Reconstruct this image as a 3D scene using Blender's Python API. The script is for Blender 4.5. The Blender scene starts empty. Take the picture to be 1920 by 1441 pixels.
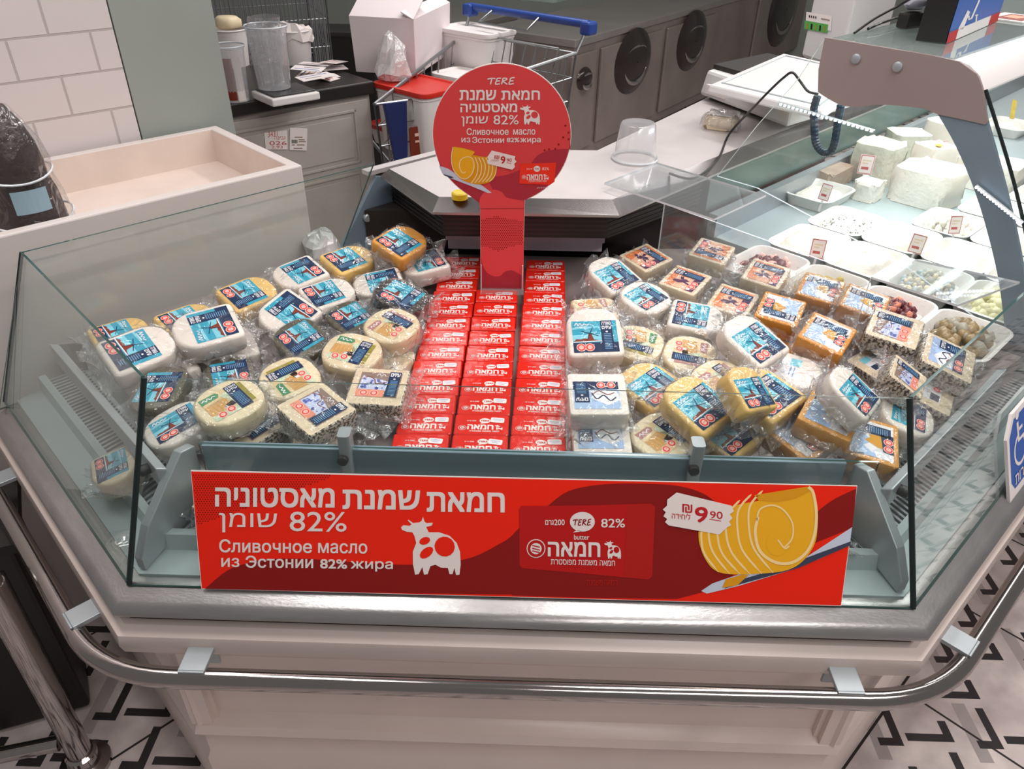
import bpy, bmesh, math, random
from mathutils.geometry import tessellate_polygon
from mathutils import Vector, Matrix, Euler
random.seed(7)
SC = bpy.context.scene
COL = SC.collection
R = math.radians

# ------------------------------------------------------------------ camera
CAM_F, CAM_PITCH, CAM_ROLL, CAM_YAW = 1420.0, 34.0, 1.05, -0.85
CAM_C = Vector((0.0, -0.88, 1.75))
IW, IH = 1920, 1441
_p, _r, _y = R(CAM_PITCH), R(CAM_ROLL), R(CAM_YAW)
FWD = Vector((math.sin(_y)*math.cos(_p), math.cos(_y)*math.cos(_p), -math.sin(_p)))
_rt = Vector((math.cos(_y), -math.sin(_y), 0.0)); _up = _rt.cross(FWD)
RGT = _rt*math.cos(_r) + _up*math.sin(_r)
UPV = _up*math.cos(_r) - _rt*math.sin(_r)
cam_data = bpy.data.cameras.new('camera')
cam_data.sensor_width = 36.0
cam_data.lens = CAM_F*36.0/IW
cam_data.clip_start = 0.02
cam = bpy.data.objects.new('camera', cam_data)
COL.objects.link(cam)
cam.matrix_world = Matrix(((RGT.x, UPV.x, -FWD.x, CAM_C.x), (RGT.y, UPV.y, -FWD.y, CAM_C.y),
                           (RGT.z, UPV.z, -FWD.z, CAM_C.z), (0, 0, 0, 1)))
SC.camera = cam

# ------------------------------------------------------------------ world, lamps, exposure
world = bpy.data.worlds.new('shop_air'); SC.world = world
world.use_nodes = True
bg = world.node_tree.nodes['Background']
bg.inputs['Color'].default_value = (1.0, 0.96, 0.95, 1)
bg.inputs['Strength'].default_value = 0.22
vs = SC.view_settings
vs.view_transform = 'Standard'; vs.look = 'None'; vs.gamma = 1.0; vs.use_curve_mapping = False
vs.exposure = -0.15
SC.cycles.transparent_max_bounces = 32
SC.cycles.max_bounces = 7
SC.cycles.caustics_reflective = False
SC.cycles.caustics_refractive = False

def area(name, loc, size, power, color=(1, 1, 1), rot=(0, 0, 0)):
    d = bpy.data.lights.new(name, 'AREA'); d.shape = 'RECTANGLE'
    d.size, d.size_y = size; d.energy = power; d.color = color
    o = bpy.data.objects.new(name, d); o.location = loc; o.rotation_euler = tuple(R(a) for a in rot)
    COL.objects.link(o); return o
# rows of ceiling tube lamps over the counter and the staff side
area('unseen_ceiling_lamp', (1.25, 0.7, 3.2), (2.6, 0.35), 52, (1.0, 0.96, 0.93), (0, 0, 45))
area('unseen_ceiling_lamp', (-1.2, 0.4, 3.2), (1.8, 0.35), 36, (1.0, 0.96, 0.93), (0, 0, -45))
area('unseen_ceiling_lamp', (1.3, -1.6, 3.3), (2.8, 0.35), 58, (1.0, 0.95, 0.92), (0, 0, 45))  # unseen lamp behind the camera, added to light the front faces
area('unseen_ceiling_lamp', (0.2, 3.4, 3.2), (2.8, 0.35), 70, (1.0, 0.96, 0.93), (0, 0, -45))
area('unseen_ceiling_lamp', (2.6, 3.4, 3.2), (2.8, 0.35), 60, (1.0, 0.97, 0.95), (0, 0, 45))

# ------------------------------------------------------------------ pixel -> place helpers (surveying only)
def ray(px, py):
    return (FWD*CAM_F + RGT*(px-IW/2) - UPV*(py-IH/2))/CAM_F
def atz(px, py, z):
    d = ray(px, py); return CAM_C + d*((z-CAM_C.z)/d.z)
def aty(px, py, y):
    d = ray(px, py); return CAM_C + d*((y-CAM_C.y)/d.y)
def onpl(px, py, p0, n):
    d = ray(px, py); n = Vector(n); return CAM_C + d*((Vector(p0)-CAM_C).dot(n)/d.dot(n))

# ------------------------------------------------------------------ materials
def lin(c):
    return tuple((x/12.92 if x <= .04045 else ((x+.055)/1.055)**2.4) for x in (v/255 for v in c))
MATS = {}
def mat(name, rgb, rough=.5, metal=0.0, spec=.5, var=0.0, vscale=8.0, bump=0.0, bscale=60.0, coat=0.0, stretch=None, emit=0.0, sub=0.0):
    m = bpy.data.materials.new(name); m.use_nodes = True
    nt = m.node_tree; b = nt.nodes['Principled BSDF']
    c = lin(rgb); b.inputs['Base Color'].default_value = (*c, 1)
    b.inputs['Roughness'].default_value = rough; b.inputs['Metallic'].default_value = metal
    b.inputs['Specular IOR Level'].default_value = spec
    if coat: b.inputs['Coat Weight'].default_value = coat; b.inputs['Coat Roughness'].default_value = .12
    if sub:
        b.inputs['Subsurface Weight'].default_value = sub; b.inputs['Subsurface Radius'].default_value = (.01, .007, .004)
    if emit:
        b.inputs['Emission Color'].default_value = (*c, 1); b.inputs['Emission Strength'].default_value = emit
    if var or bump:
        tc = nt.nodes.new('ShaderNodeTexCoord'); mp = nt.nodes.new('ShaderNodeMapping')
        nt.links.new(tc.outputs['Object'], mp.inputs['Vector'])
        if stretch: mp.inputs['Scale'].default_value = stretch
    if var:
        n = nt.nodes.new('ShaderNodeTexNoise'); n.inputs['Scale'].default_value = vscale; n.inputs['Detail'].default_value = 5
        nt.links.new(mp.outputs[0], n.inputs['Vector'])
        r = nt.nodes.new('ShaderNodeValToRGB'); e = r.color_ramp.elements
        e[0].position = .3; e[1].position = .7
        e[0].color = (*[x*(1-var) for x in c], 1); e[1].color = (*[min(1, x*(1+var*.5)) for x in c], 1)
        nt.links.new(n.outputs['Fac'], r.inputs['Fac']); nt.links.new(r.outputs['Color'], b.inputs['Base Color'])
    if bump:
        n2 = nt.nodes.new('ShaderNodeTexNoise'); n2.inputs['Scale'].default_value = bscale; n2.inputs['Detail'].default_value = 4
        nt.links.new(mp.outputs[0], n2.inputs['Vector'])
        bp = nt.nodes.new('ShaderNodeBump'); bp.inputs['Strength'].default_value = bump; bp.inputs['Distance'].default_value = .01
        nt.links.new(n2.outputs['Fac'], bp.inputs['Height']); nt.links.new(bp.outputs['Normal'], b.inputs['Normal'])
    MATS[name] = m; return m

def speckle(name, base, dot, scale=90, thr=.32, rough=.6, wet=0.0):
    """cream or coloured ground with flecks (herbs, pepper, ash)"""
    m = mat(name, base, rough); nt = m.node_tree; b = nt.nodes['Principled BSDF']
    tc = nt.nodes.new('ShaderNodeTexCoord')
    v = nt.nodes.new('ShaderNodeTexNoise'); v.inputs['Scale'].default_value = scale; v.inputs['Detail'].default_value = 2
    r = nt.nodes.new('ShaderNodeValToRGB'); e = r.color_ramp.elements
    e[0].position = thr; e[0].color = (*lin(dot), 1); e[1].position = thr+.07; e[1].color = (*lin(base), 1)
    nt.links.new(tc.outputs['Object'], v.inputs['Vector']); nt.links.new(v.outputs['Fac'], r.inputs['Fac'])
    nt.links.new(r.outputs['Color'], b.inputs['Base Color']); return m

def clear(name, tint=(.93, .97, .96), base=.05, rough=.02, haze=0.0, hazecol=(.9, .92, .93), crinkle=0.0, cscale=25.0, power=4.0):
    """thin clear sheet: see-through, mirror-like at grazing angles"""
    m = bpy.data.materials.new(name); m.use_nodes = True; nt = m.node_tree; nt.nodes.clear()
    out = nt.nodes.new('ShaderNodeOutputMaterial'); tr = nt.nodes.new('ShaderNodeBsdfTransparent')
    gl = nt.nodes.new('ShaderNodeBsdfGlossy'); mx = nt.nodes.new('ShaderNodeMixShader')
    tr.inputs['Color'].default_value = (*tint, 1); gl.inputs['Roughness'].default_value = rough
    gl.inputs['Color'].default_value = (.97, .99, 1, 1)
    lw = nt.nodes.new('ShaderNodeLayerWeight'); lw.inputs['Blend'].default_value = .5
    pw = nt.nodes.new('ShaderNodeMath'); pw.operation = 'POWER'; pw.inputs[1].default_value = power
    ma = nt.nodes.new('ShaderNodeMath'); ma.operation = 'MULTIPLY_ADD'; ma.inputs[1].default_value = .9; ma.inputs[2].default_value = base
    nt.links.new(lw.outputs['Facing'], pw.inputs[0]); nt.links.new(pw.outputs[0], ma.inputs[0])
    nt.links.new(ma.outputs[0], mx.inputs['Fac'])
    last = tr.outputs[0]
    if haze:
        df = nt.nodes.new('ShaderNodeBsdfDiffuse'); df.inputs['Color'].default_value = (*hazecol, 1)
        m2 = nt.nodes.new('ShaderNodeMixShader'); m2.inputs['Fac'].default_value = haze
        nt.links.new(tr.outputs[0], m2.inputs[1]); nt.links.new(df.outputs[0], m2.inputs[2]); last = m2.outputs[0]
    nt.links.new(last, mx.inputs[1]); nt.links.new(gl.outputs[0], mx.inputs[2])
    if crinkle:
        tc = nt.nodes.new('ShaderNodeTexCoord'); n = nt.nodes.new('ShaderNodeTexNoise')
        n.inputs['Scale'].default_value = cscale; n.inputs['Detail'].default_value = 3; n.inputs['Distortion'].default_value = .8
        nt.links.new(tc.outputs['Object'], n.inputs['Vector'])
        bp = nt.nodes.new('ShaderNodeBump'); bp.inputs['Strength'].default_value = crinkle; bp.inputs['Distance'].default_value = .02
        nt.links.new(n.outputs['Fac'], bp.inputs['Height'])
        nt.links.new(bp.outputs['Normal'], gl.inputs['Normal']); nt.links.new(bp.outputs['Normal'], lw.inputs['Normal'])
    nt.links.new(mx.outputs[0], out.inputs['Surface']); MATS[name] = m; return m

# ------------------------------------------------------------------ mesh builder
class MB:
    def __init__(s): s.v = []; s.f = []; s.mi = []; s.mats = []; s.M = Matrix.Identity(4)
    def m(s, mt):
        if isinstance(mt, str): mt = MATS[mt]
        if mt not in s.mats: s.mats.append(mt)
        return s.mats.index(mt)
    def add(s, vs, fs, mt):
        k = len(s.v); i = s.m(mt)
        s.v += [s.M @ Vector(p) for p in vs]
        for f in fs: s.f.append([k+j for j in f]); s.mi.append(i)
    def box(s, c, d, mt, rot=None):
        x, y, z = (a/2 for a in d)
        vs = [Vector(p) for p in ((-x,-y,-z),(x,-y,-z),(x,y,-z),(-x,y,-z),(-x,-y,z),(x,-y,z),(x,y,z),(-x,y,z))]
        if rot is not None:
            q = rot if isinstance(rot, Matrix) else Matrix.Rotation(rot, 3, 'Z')
            vs = [q @ p for p in vs]
        c = Vector(c)
        s.add([p+c for p in vs], [(0,3,2,1),(4,5,6,7),(0,1,5,4),(1,2,6,5),(2,3,7,6),(3,0,4,7)], mt)
    def hexa(s, a, b, mt):
        """solid between two matching polygons a (one side) and b (other side)"""
        n = len(a); s.add(list(a)+list(b), [tuple(reversed(range(n))), tuple(range(n, 2*n))] + [(i,(i+1)%n,n+(i+1)%n,n+i) for i in range(n)], mt)
    def prism(s, poly, z0, z1, mt):
        s.hexa([(x,y,z0) for x,y in poly], [(x,y,z1) for x,y in poly], mt)
    def slab(s, pts, t, mt, edge=None):
        """flat outline pts (3-D, coplanar) given thickness t along its normal"""
        pts = [Vector(p) for p in pts]; n = Vector((0,0,0))
        for i in range(len(pts)): n += pts[i].cross(pts[(i+1)%len(pts)])
        n.normalize(); h = n*t/2; k = len(pts)
        vs = [p-h for p in pts]+[p+h for p in pts]
        s.add(vs, [tuple(reversed(range(k))), tuple(range(k, 2*k))], mt)
        s.add(vs, [(i,(i+1)%k,k+(i+1)%k,k+i) for i in range(k)], edge or mt)
    def face(s, pts, mt): s.add(pts, [tuple(range(len(pts)))], mt)
    def rings(s, rs, mt, cap0=True, cap1=True, closed=True):
        n = len(rs[0]); vs = [p for r in rs for p in r]; fs = []
        for j in range(len(rs)-1):
            for i in range(n if closed else n-1):
                a, b = j*n+i, j*n+(i+1)%n; fs.append((a, b, b+n, a+n))
        if cap0: fs.append(tuple(reversed(range(n))))
        if cap1: fs.append(tuple(range((len(rs)-1)*n, len(rs)*n)))
        s.add(vs, fs, mt)
    def puck(s, poly, prof, mt, cap0=True, cap1=True):
        """outline swept through (inset, z) pairs"""
        nr = []
        k = len(poly)
        for i in range(k):
            a, b, c = Vector(poly[i-1]), Vector(poly[i]), Vector(poly[(i+1)%k])
            d1 = (b-a).normalized(); d2 = (c-b).normalized(); t = (d1+d2).normalized()
            nn = Vector((-t.y, t.x)); cs = max(.35, nn.dot(Vector((-d1.y, d1.x)))); nr.append(nn/cs)
        s.rings([[(p[0]+q.x*o, p[1]+q.y*o, z) for p, q in zip(poly, nr)] for o, z in prof], mt, cap0, cap1)
    def lathe(s, prof, mt, c=(0,0,0), n=24, cap0=True, cap1=True):
        s.rings([[(c[0]+r*math.cos(2*math.pi*i/n), c[1]+r*math.sin(2*math.pi*i/n), c[2]+z) for i in range(n)] for r, z in prof], mt, cap0, cap1)
    def tube(s, path, r, mt, n=8, closed=False, caps=True):
        path = [Vector(p) for p in path]; k = len(path); rs = []; up = None
        for i, p in enumerate(path):
            if closed: t = path[(i+1)%k]-path[i-1]
            else: t = path[min(i+1,k-1)]-path[max(i-1,0)]
            t.normalize()
            if up is None:
                up = Vector((0,0,1)) if abs(t.z) < .9 else Vector((1,0,0))
            a = (up - t*up.dot(t)).normalized(); up = a; b = t.cross(a)
            rr = r[i] if isinstance(r, (list, tuple)) else r
            rs.append([p + a*rr*math.cos(2*math.pi*j/n) + b*rr*math.sin(2*math.pi*j/n) for j in range(n)])
        if closed: rs.append(rs[0])
        s.rings(rs, mt, caps and not closed, caps and not closed)
    def build(s, name, parent=None, smooth=None, bevel=0, loc=None):
        me = bpy.data.meshes.new(name)
        me.from_pydata([tuple(p) for p in s.v], [], s.f); me.update()
        for q in s.mats: me.materials.append(q)
        me.polygons.foreach_set('material_index', s.mi)
        if smooth:
            me.polygons.foreach_set('use_smooth', [True]*len(me.polygons)); me.set_sharp_from_angle(angle=R(smooth))
        o = bpy.data.objects.new(name, me); COL.objects.link(o)
        if parent: o.parent = parent
        if loc: o.location = loc
        if bevel:
            b = o.modifiers.new('bevel', 'BEVEL'); b.width = bevel; b.segments = 2; b.limit_method = 'ANGLE'; b.angle_limit = R(40)
        return o

def rrect(w, h, r, n=5, rs=None):
    """rounded rectangle outline, ccw; rs = radii for (+x+y, -x+y, -x-y, +x-y)"""
    rs = rs or (r,)*4; out = []
    for (sx, sy, a0), q in zip(((1,1,0),(-1,1,90),(-1,-1,180),(1,-1,270)), rs):
        for i in range(n+1):
            a = R(a0+90*i/n); out.append((sx*(w/2-q)+q*math.cos(a), sy*(h/2-q)+q*math.sin(a)))
    return out
def circ(r, n=24, cx=0, cy=0): return [(cx+r*math.cos(2*math.pi*i/n), cy+r*math.sin(2*math.pi*i/n)) for i in range(n)]
def arc(p0, p1, p2, n=6):
    p0, p1, p2 = Vector(p0), Vector(p1), Vector(p2)
    return [p0*(1-t)**2+p1*2*t*(1-t)+p2*t*t for t in (i/n for i in range(n+1))]
def fillet(pts, r, n=6):
    """round the inner corners of a 3-D path"""
    pts = [Vector(p) for p in pts]; out = [pts[0]]
    for i in range(1, len(pts)-1):
        a, b, c = pts[i-1], pts[i], pts[i+1]
        q = min(r, (a-b).length*.45, (c-b).length*.45)
        out += arc(b+(a-b).normalized()*q, b, b+(c-b).normalized()*q, n)
    return out+[pts[-1]]
def spline(pts, n=6):
    P = [Vector(p) for p in pts]; out = []
    for i in range(len(P)-1):
        a, b, c, d = P[max(i-1,0)], P[i], P[i+1], P[min(i+2,len(P)-1)]
        for j in range(n):
            t = j/n; out.append(.5*((2*b)+(c-a)*t+(2*a-5*b+4*c-d)*t*t+(3*b-a-3*c+d)*t**3))
    return out+[P[-1]]

def tag(o, label=None, cat=None, group=None, kind=None):
    if label: o['label'] = label
    if cat: o['category'] = cat
    if group: o['group'] = group
    if kind: o['kind'] = kind
    return o
def thing(name, loc, label, cat, group=None, rz=0.0):
    o = bpy.data.objects.new(name, None); o.empty_display_size = .05; o.location = loc; o.rotation_euler = (0, 0, rz)
    COL.objects.link(o); return tag(o, label, cat, group)
def copy_tree(o, parent=None):
    c = o.copy(); COL.objects.link(c)
    if parent: c.parent = parent
    for ch in list(o.children): copy_tree(ch, c)
    return c

# ------------------------------------------------------------------ lettering (Blender's own built-in typeface, turned into mesh)
_TX = {}
def text_geo(s):
    """outlines of a word, filled contour by contour (overlapping strokes stay solid); unit box"""
    if s in _TX: return _TX[s]
    cu = bpy.data.curves.new('t', 'FONT'); cu.body = s; cu.size = 1.0; cu.resolution_u = 3; cu.fill_mode = 'NONE'
    o = bpy.data.objects.new('t', cu); COL.objects.link(o)
    dg = bpy.context.evaluated_depsgraph_get(); me = bpy.data.meshes.new_from_object(o.evaluated_get(dg))
    co = [Vector((v.co.x, v.co.y, 0)) for v in me.vertices]; nxt = {}
    for e in me.edges: nxt.setdefault(e.vertices[0], []).append(e.vertices[1]); nxt.setdefault(e.vertices[1], []).append(e.vertices[0])
    bpy.data.objects.remove(o); bpy.data.curves.remove(cu); bpy.data.meshes.remove(me)
    seen = set(); loops = []
    for v0 in sorted(nxt):
        if v0 in seen: continue
        lp = [v0]; seen.add(v0); cur = v0+1 if v0+1 in nxt[v0] else nxt[v0][0]
        while cur not in seen:
            lp.append(cur); seen.add(cur)
            cand = [q for q in nxt[cur] if q not in seen]
            if not cand: break
            cur = cand[0]
        if len(lp) > 2: loops.append([co[i] for i in lp])
    ar = lambda L: sum(L[i-1].x*L[i].y-L[i].x*L[i-1].y for i in range(len(L)))/2
    sg = 1 if ar(max(loops, key=lambda L: abs(ar(L)))) > 0 else -1
    outer = [L for L in loops if ar(L)*sg > 0]; holes = [L for L in loops if ar(L)*sg < 0]
    def inside(p, L):
        c = False
        for i in range(len(L)):
            a, b = L[i-1], L[i]
            if (a.y > p.y) != (b.y > p.y) and p.x < (b.x-a.x)*(p.y-a.y)/(b.y-a.y)+a.x: c = not c
        return c
    vs, fs = [], []
    for k, L in enumerate(outer):
        hs = [H for H in holes if inside(H[0], L) and abs(ar(H)) < abs(ar(L))]
        pts = [p for q in [L]+hs for p in q]; n0 = len(vs); vs += [(p.x, p.y, k % 2) for p in pts]
        for t in tessellate_polygon([[p*10 for p in q] for q in [L]+hs]):
            A, B, C_ = (pts[i] for i in t)
            fs.append(tuple(n0+i for i in (t if (B-A).cross(C_-A).z > 0 else reversed(t))))
    x0 = min(v[0] for v in vs); x1 = max(v[0] for v in vs); y0 = min(v[1] for v in vs); y1 = max(v[1] for v in vs)
    _TX[s] = ([((x-x0)/(x1-x0), (y-y0)/(y1-y0), w) for x, y, w in vs], fs)
    return _TX[s]
def heb(s): return s[::-1]
def put_text(mb, s, quad, z, mt, bold=0.0):
    """letters stretched into quad (bl, br, tr, tl) on the builder's local plane at height z; bold thickens the strokes"""
    vs, fs = text_geo(s)
    bl, br, tr, tl = (Vector(q) for q in quad)
    h = ((tl-bl).length+(tr-br).length)/2; e = bold*h*1.6; ex = (br-bl).normalized()*e; ey = (tl-bl).normalized()*e
    for k, (i, j) in enumerate([(0, 0)] if not bold else [(-1,-1),(1,-1),(1,1),(-1,1),(0,0)]):
        o = ex*i+ey*j
        mb.add([(*((bl*(1-u)+br*u)*(1-v)+(tl*(1-u)+tr*u)*v+o), z+k*.00004+w*.00002) for u, v, w in vs], fs, mt)
def box_text(mb, s, x0, y0, x1, y1, z, mt, bold=0.0):
    put_text(mb, s, ((x0,y0),(x1,y0),(x1,y1),(x0,y1)), z, mt, bold)
# ================================================================== palette
mat('white_paint', (222, 206, 198), .35, var=.05, vscale=6)
mat('cream_inside', (222, 205, 195), .5, var=.07, vscale=9)
mat('bin_white', (214, 204, 200), .4, var=.04, vscale=5)
mat('steel', (176, 174, 174), .32, metal=.85, var=.12, vscale=14, stretch=(1, 1, 6), bump=.05, bscale=90)
mat('steel_top', (206, 198, 197), .38, metal=.35, var=.08, vscale=7)
mat('lip_steel', (150, 146, 146), .24, metal=.95, var=.1, vscale=9)
mat('deck_steel', (168, 156, 154), .4, metal=.3, var=.06, vscale=10)
mat('steel_dark', (120, 112, 110), .3, metal=.8, var=.2, vscale=4)
mat('alu', (168, 174, 178), .42, metal=.45, var=.05, vscale=20)
mat('alu_blue', (128, 146, 160), .45, metal=.3, var=.06, vscale=10)
mat('ledge_grey', (176, 188, 190), .4, metal=.15)
mat('chrome', (176, 170, 167), .12, metal=1.0)
mat('wire', (150, 152, 155), .3, metal=.85)
mat('black', (26, 22, 22), .45)
mat('black_soft', (34, 29, 28), .6)
mat('dark_slat', (52, 46, 45), .35, metal=.3)
mat('lavender', (216, 210, 228), .35)
mat('seal_dark', (22, 34, 34), .3)
mat('white_plastic', (228, 222, 220), .4)
mat('red_plastic', (206, 44, 30), .35)
mat('blue_plastic', (36, 66, 140), .35)
mat('navy_plastic', (34, 44, 92), .4)
mat('paper', (226, 216, 212), .7)
mat('brown_plate', (164, 148, 146), .35, metal=.25, var=.06, vscale=5)
clear('glass', (.955, .985, .975), base=.03, rough=.01, haze=.004)
mat('glass_edge', (40, 74, 70), .1)
clear('acrylic', (.97, .98, .985), base=.06, rough=.05, haze=.05)
mat('acrylic_edge', (226, 230, 236), .2)
clear('clear_plastic', (.95, .95, .96), base=.08, rough=.15, haze=.24, hazecol=(.93, .92, .94))

# ================================================================== the room
def floor_mat():
    m = bpy.data.materials.new('patterned_floor_tile'); m.use_nodes = True; nt = m.node_tree; b = nt.nodes['Principled BSDF']
    N = nt.nodes.new; L = nt.links.new
    def mth(op, a, c=None, d=None):
        n = N('ShaderNodeMath'); n.operation = op
        for i, q in enumerate((a, c, d)):
            if q is None: continue
            if isinstance(q, (int, float)): n.inputs[i].default_value = q
            else: L(q, n.inputs[i])
        return n.outputs[0]
    tc = N('ShaderNodeTexCoord'); mp = N('ShaderNodeMapping'); mp.inputs['Rotation'].default_value = (0, 0, R(45))
    mp.inputs['Scale'].default_value = (2.5, 2.5, 1); mp.inputs['Location'].default_value = (.32, .1, 0)
    L(tc.outputs['Object'], mp.inputs['Vector']); sp = N('ShaderNodeSeparateXYZ'); L(mp.outputs[0], sp.inputs[0])
    X, Y = sp.outputs['X'], sp.outputs['Y']
    # grout lines between 40 cm tiles
    fx, fy = mth('FRACT', X), mth('FRACT', Y)
    gx = mth('LESS_THAN', mth('ABSOLUTE', mth('SUBTRACT', fx, .5)), .008); gy = mth('LESS_THAN', mth('ABSOLUTE', mth('SUBTRACT', fy, .5)), .008)
    grout = mth('MAXIMUM', gx, gy)
    # stepped bars: a lattice of short dashes, alternate cells turned by 90 degrees
    s = 3.3; U = mth('ADD', mth('MULTIPLY', X, s*.7071), mth('MULTIPLY', Y, s*.7071)); V = mth('SUBTRACT', mth('MULTIPLY', Y, s*.7071), mth('MULTIPLY', X, s*.7071))
    iu, iv = mth('FLOOR', U), mth('FLOOR', V); fu, fv = mth('FRACT', U), mth('FRACT', V)
    par = mth('MODULO', mth('ADD', mth('ADD', iu, iv), 200), 2)
    barA = mth('MULTIPLY', mth('LESS_THAN', mth('ABSOLUTE', mth('SUBTRACT', fv, .2)), .085), mth('LESS_THAN', fu, .95))
    hookA = mth('MULTIPLY', mth('LESS_THAN', mth('ABSOLUTE', mth('SUBTRACT', fu, .865)), .085), mth('MULTIPLY', mth('GREATER_THAN', fv, .2), mth('LESS_THAN', fv, .58)))
    barA = mth('MAXIMUM', barA, hookA)
    barB = mth('MULTIPLY', mth('LESS_THAN', mth('ABSOLUTE', mth('SUBTRACT', fu, .8)), .085), mth('LESS_THAN', fv, .9))
    hookB = mth('MULTIPLY', mth('LESS_THAN', mth('ABSOLUTE', mth('SUBTRACT', fv, .085)), .085), mth('MULTIPLY', mth('LESS_THAN', fu, .8), mth('GREATER_THAN', fu, .4)))
    barB = mth('MAXIMUM', barB, hookB)
    bars = mth('ADD', mth('MULTIPLY', barA, mth('SUBTRACT', 1.0, par)), mth('MULTIPLY', barB, par))
    w1 = N('ShaderNodeTexWhiteNoise'); w1.noise_dimensions = '2D'; cv = N('ShaderNodeCombineXYZ'); L(iu, cv.inputs[0]); L(iv, cv.inputs[1]); L(cv.outputs[0], w1.inputs['Vector'])
    keep = mth('GREATER_THAN', w1.outputs['Value'], .1); bars = mth('MULTIPLY', bars, keep)
    grey = mth('MULTIPLY', mth('LESS_THAN', mth('ABSOLUTE', mth('SUBTRACT', mth('FRACT', mth('ADD', mth('MULTIPLY', U, .5), .3)), .5)), .07), mth('GREATER_THAN', mth('FRACT', mth('MULTIPLY', V, .5)), .35))
    nz = N('ShaderNodeTexNoise'); nz.inputs['Scale'].default_value = 9; nz.inputs['Detail'].default_value = 6; L(tc.outputs['Object'], nz.inputs['Vector'])
    rp = N('ShaderNodeValToRGB'); e = rp.color_ramp.elements; e[0].position = .35; e[1].position = .7
    e[0].color = (*lin((186, 172, 170)), 1); e[1].color = (*lin((222, 210, 206)), 1); L(nz.outputs['Fac'], rp.inputs['Fac'])
    def mix(f, a, c):
        n = N('ShaderNodeMix'); n.data_type = 'RGBA'; L(f, n.inputs['Factor']); L(a, n.inputs['A'])
        if isinstance(c, tuple): n.inputs['B'].default_value = (*lin(c), 1)
        else: L(c, n.inputs['B'])
        return n.outputs['Result']
    g2 = mth('MULTIPLY', grey, mth('MULTIPLY_ADD', nz.outputs['Fac'], .9, .1))
    c1 = mix(g2, rp.outputs['Color'], (128, 120, 120)); c2 = mix(bars, c1, (46, 40, 42)); c3 = mix(grout, c2, (40, 34, 34))
    L(c3, b.inputs['Base Color']); b.inputs['Roughness'].default_value = .34
    MATS['floor'] = m
floor_mat()
fb = MB(); fb.box((0, 4, -.02), (12, 14, .04), 'floor'); tag(fb.build('floor'), kind='structure')

def tile_mat():
    m = mat('wall_tile', (214, 206, 206), .14); nt = m.node_tree; b = nt.nodes['Principled BSDF']
    tc = nt.nodes.new('ShaderNodeTexCoord'); bk = nt.nodes.new('ShaderNodeTexBrick')
    mp = nt.nodes.new('ShaderNodeMapping'); mp.inputs['Location'].default_value = (.032, .012, 0)
    nt.links.new(tc.outputs['UV'], mp.inputs['Vector']); nt.links.new(mp.outputs[0], bk.inputs['Vector'])
    bk.inputs['Scale'].default_value = 1; bk.inputs['Brick Width'].default_value = .2; bk.inputs['Row Height'].default_value = .1
    bk.inputs['Mortar Size'].default_value = .0035; bk.inputs['Mortar Smooth'].default_value = .35; bk.inputs['Bias'].default_value = -.6
    bk.inputs['Color1'].default_value = (*lin((216, 206, 206)), 1); bk.inputs['Color2'].default_value = (*lin((204, 200, 198)), 1)
    bk.inputs['Mortar'].default_value = (*lin((184, 174, 172)), 1)
    nt.links.new(bk.outputs['Color'], b.inputs['Base Color'])
    nz = nt.nodes.new('ShaderNodeTexNoise'); nz.inputs['Scale'].default_value = 7; nt.links.new(tc.outputs['UV'], nz.inputs['Vector'])
    ad = nt.nodes.new('ShaderNodeMath'); ad.operation = 'MULTIPLY_ADD'; ad.inputs[1].default_value = -1.0
    ml = nt.nodes.new('ShaderNodeMath'); ml.operation = 'MULTIPLY'; ml.inputs[1].default_value = .8
    nt.links.new(nz.outputs['Fac'], ml.inputs[0]); nt.links.new(bk.outputs['Fac'], ad.inputs[0]); nt.links.new(ml.outputs[0], ad.inputs[2])
    bp = nt.nodes.new('ShaderNodeBump'); bp.inputs['Strength'].default_value = .5; bp.inputs['Distance'].default_value = .006
    nt.links.new(ad.outputs[0], bp.inputs['Height']); nt.links.new(bp.outputs['Normal'], b.inputs['Normal'])
tile_mat()
mat('pillar_paint', (150, 156, 150), .55, var=.05, vscale=4)
def uvwall(name, a, b_, z0, z1, th, mt):
    """upright wall from plan point a to b_, thickness th to the left of a->b_; uv in metres"""
    a, b_ = Vector(a), Vector(b_); d = (b_-a).normalized(); n = Vector((-d.y, d.x))*th
    me = bpy.data.meshes.new(name)
    q = [a, b_, b_+n, a+n]; vs = [(p.x, p.y, z) for z in (z0, z1) for p in q]
    me.from_pydata(vs, [], [(0,1,5,4),(1,2,6,5),(2,3,7,6),(3,0,4,7),(0,3,2,1),(4,5,6,7)])
    me.materials.append(MATS[mt]); uv = me.uv_layers.new()
    for lp in me.loops:
        p = Vector(vs[lp.vertex_index]); w = Vector((p.x, p.y))-a
        uv.data[lp.index].uv = (w.dot(d)+w.dot(n)/th, p.z)
    o = bpy.data.objects.new(name, me); COL.objects.link(o); return tag(o, kind='structure')
# white tiled wall ending in a grey-green pillar
uvwall('wall_left', (-3.12, -.69), (-1.12, 1.31), 0, 3.0, .12, 'wall_tile')
uvwall('wall_pillar', (-1.117, 1.313), (-.918, 1.512), 0, 3.0, .14, 'pillar_paint')

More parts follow.
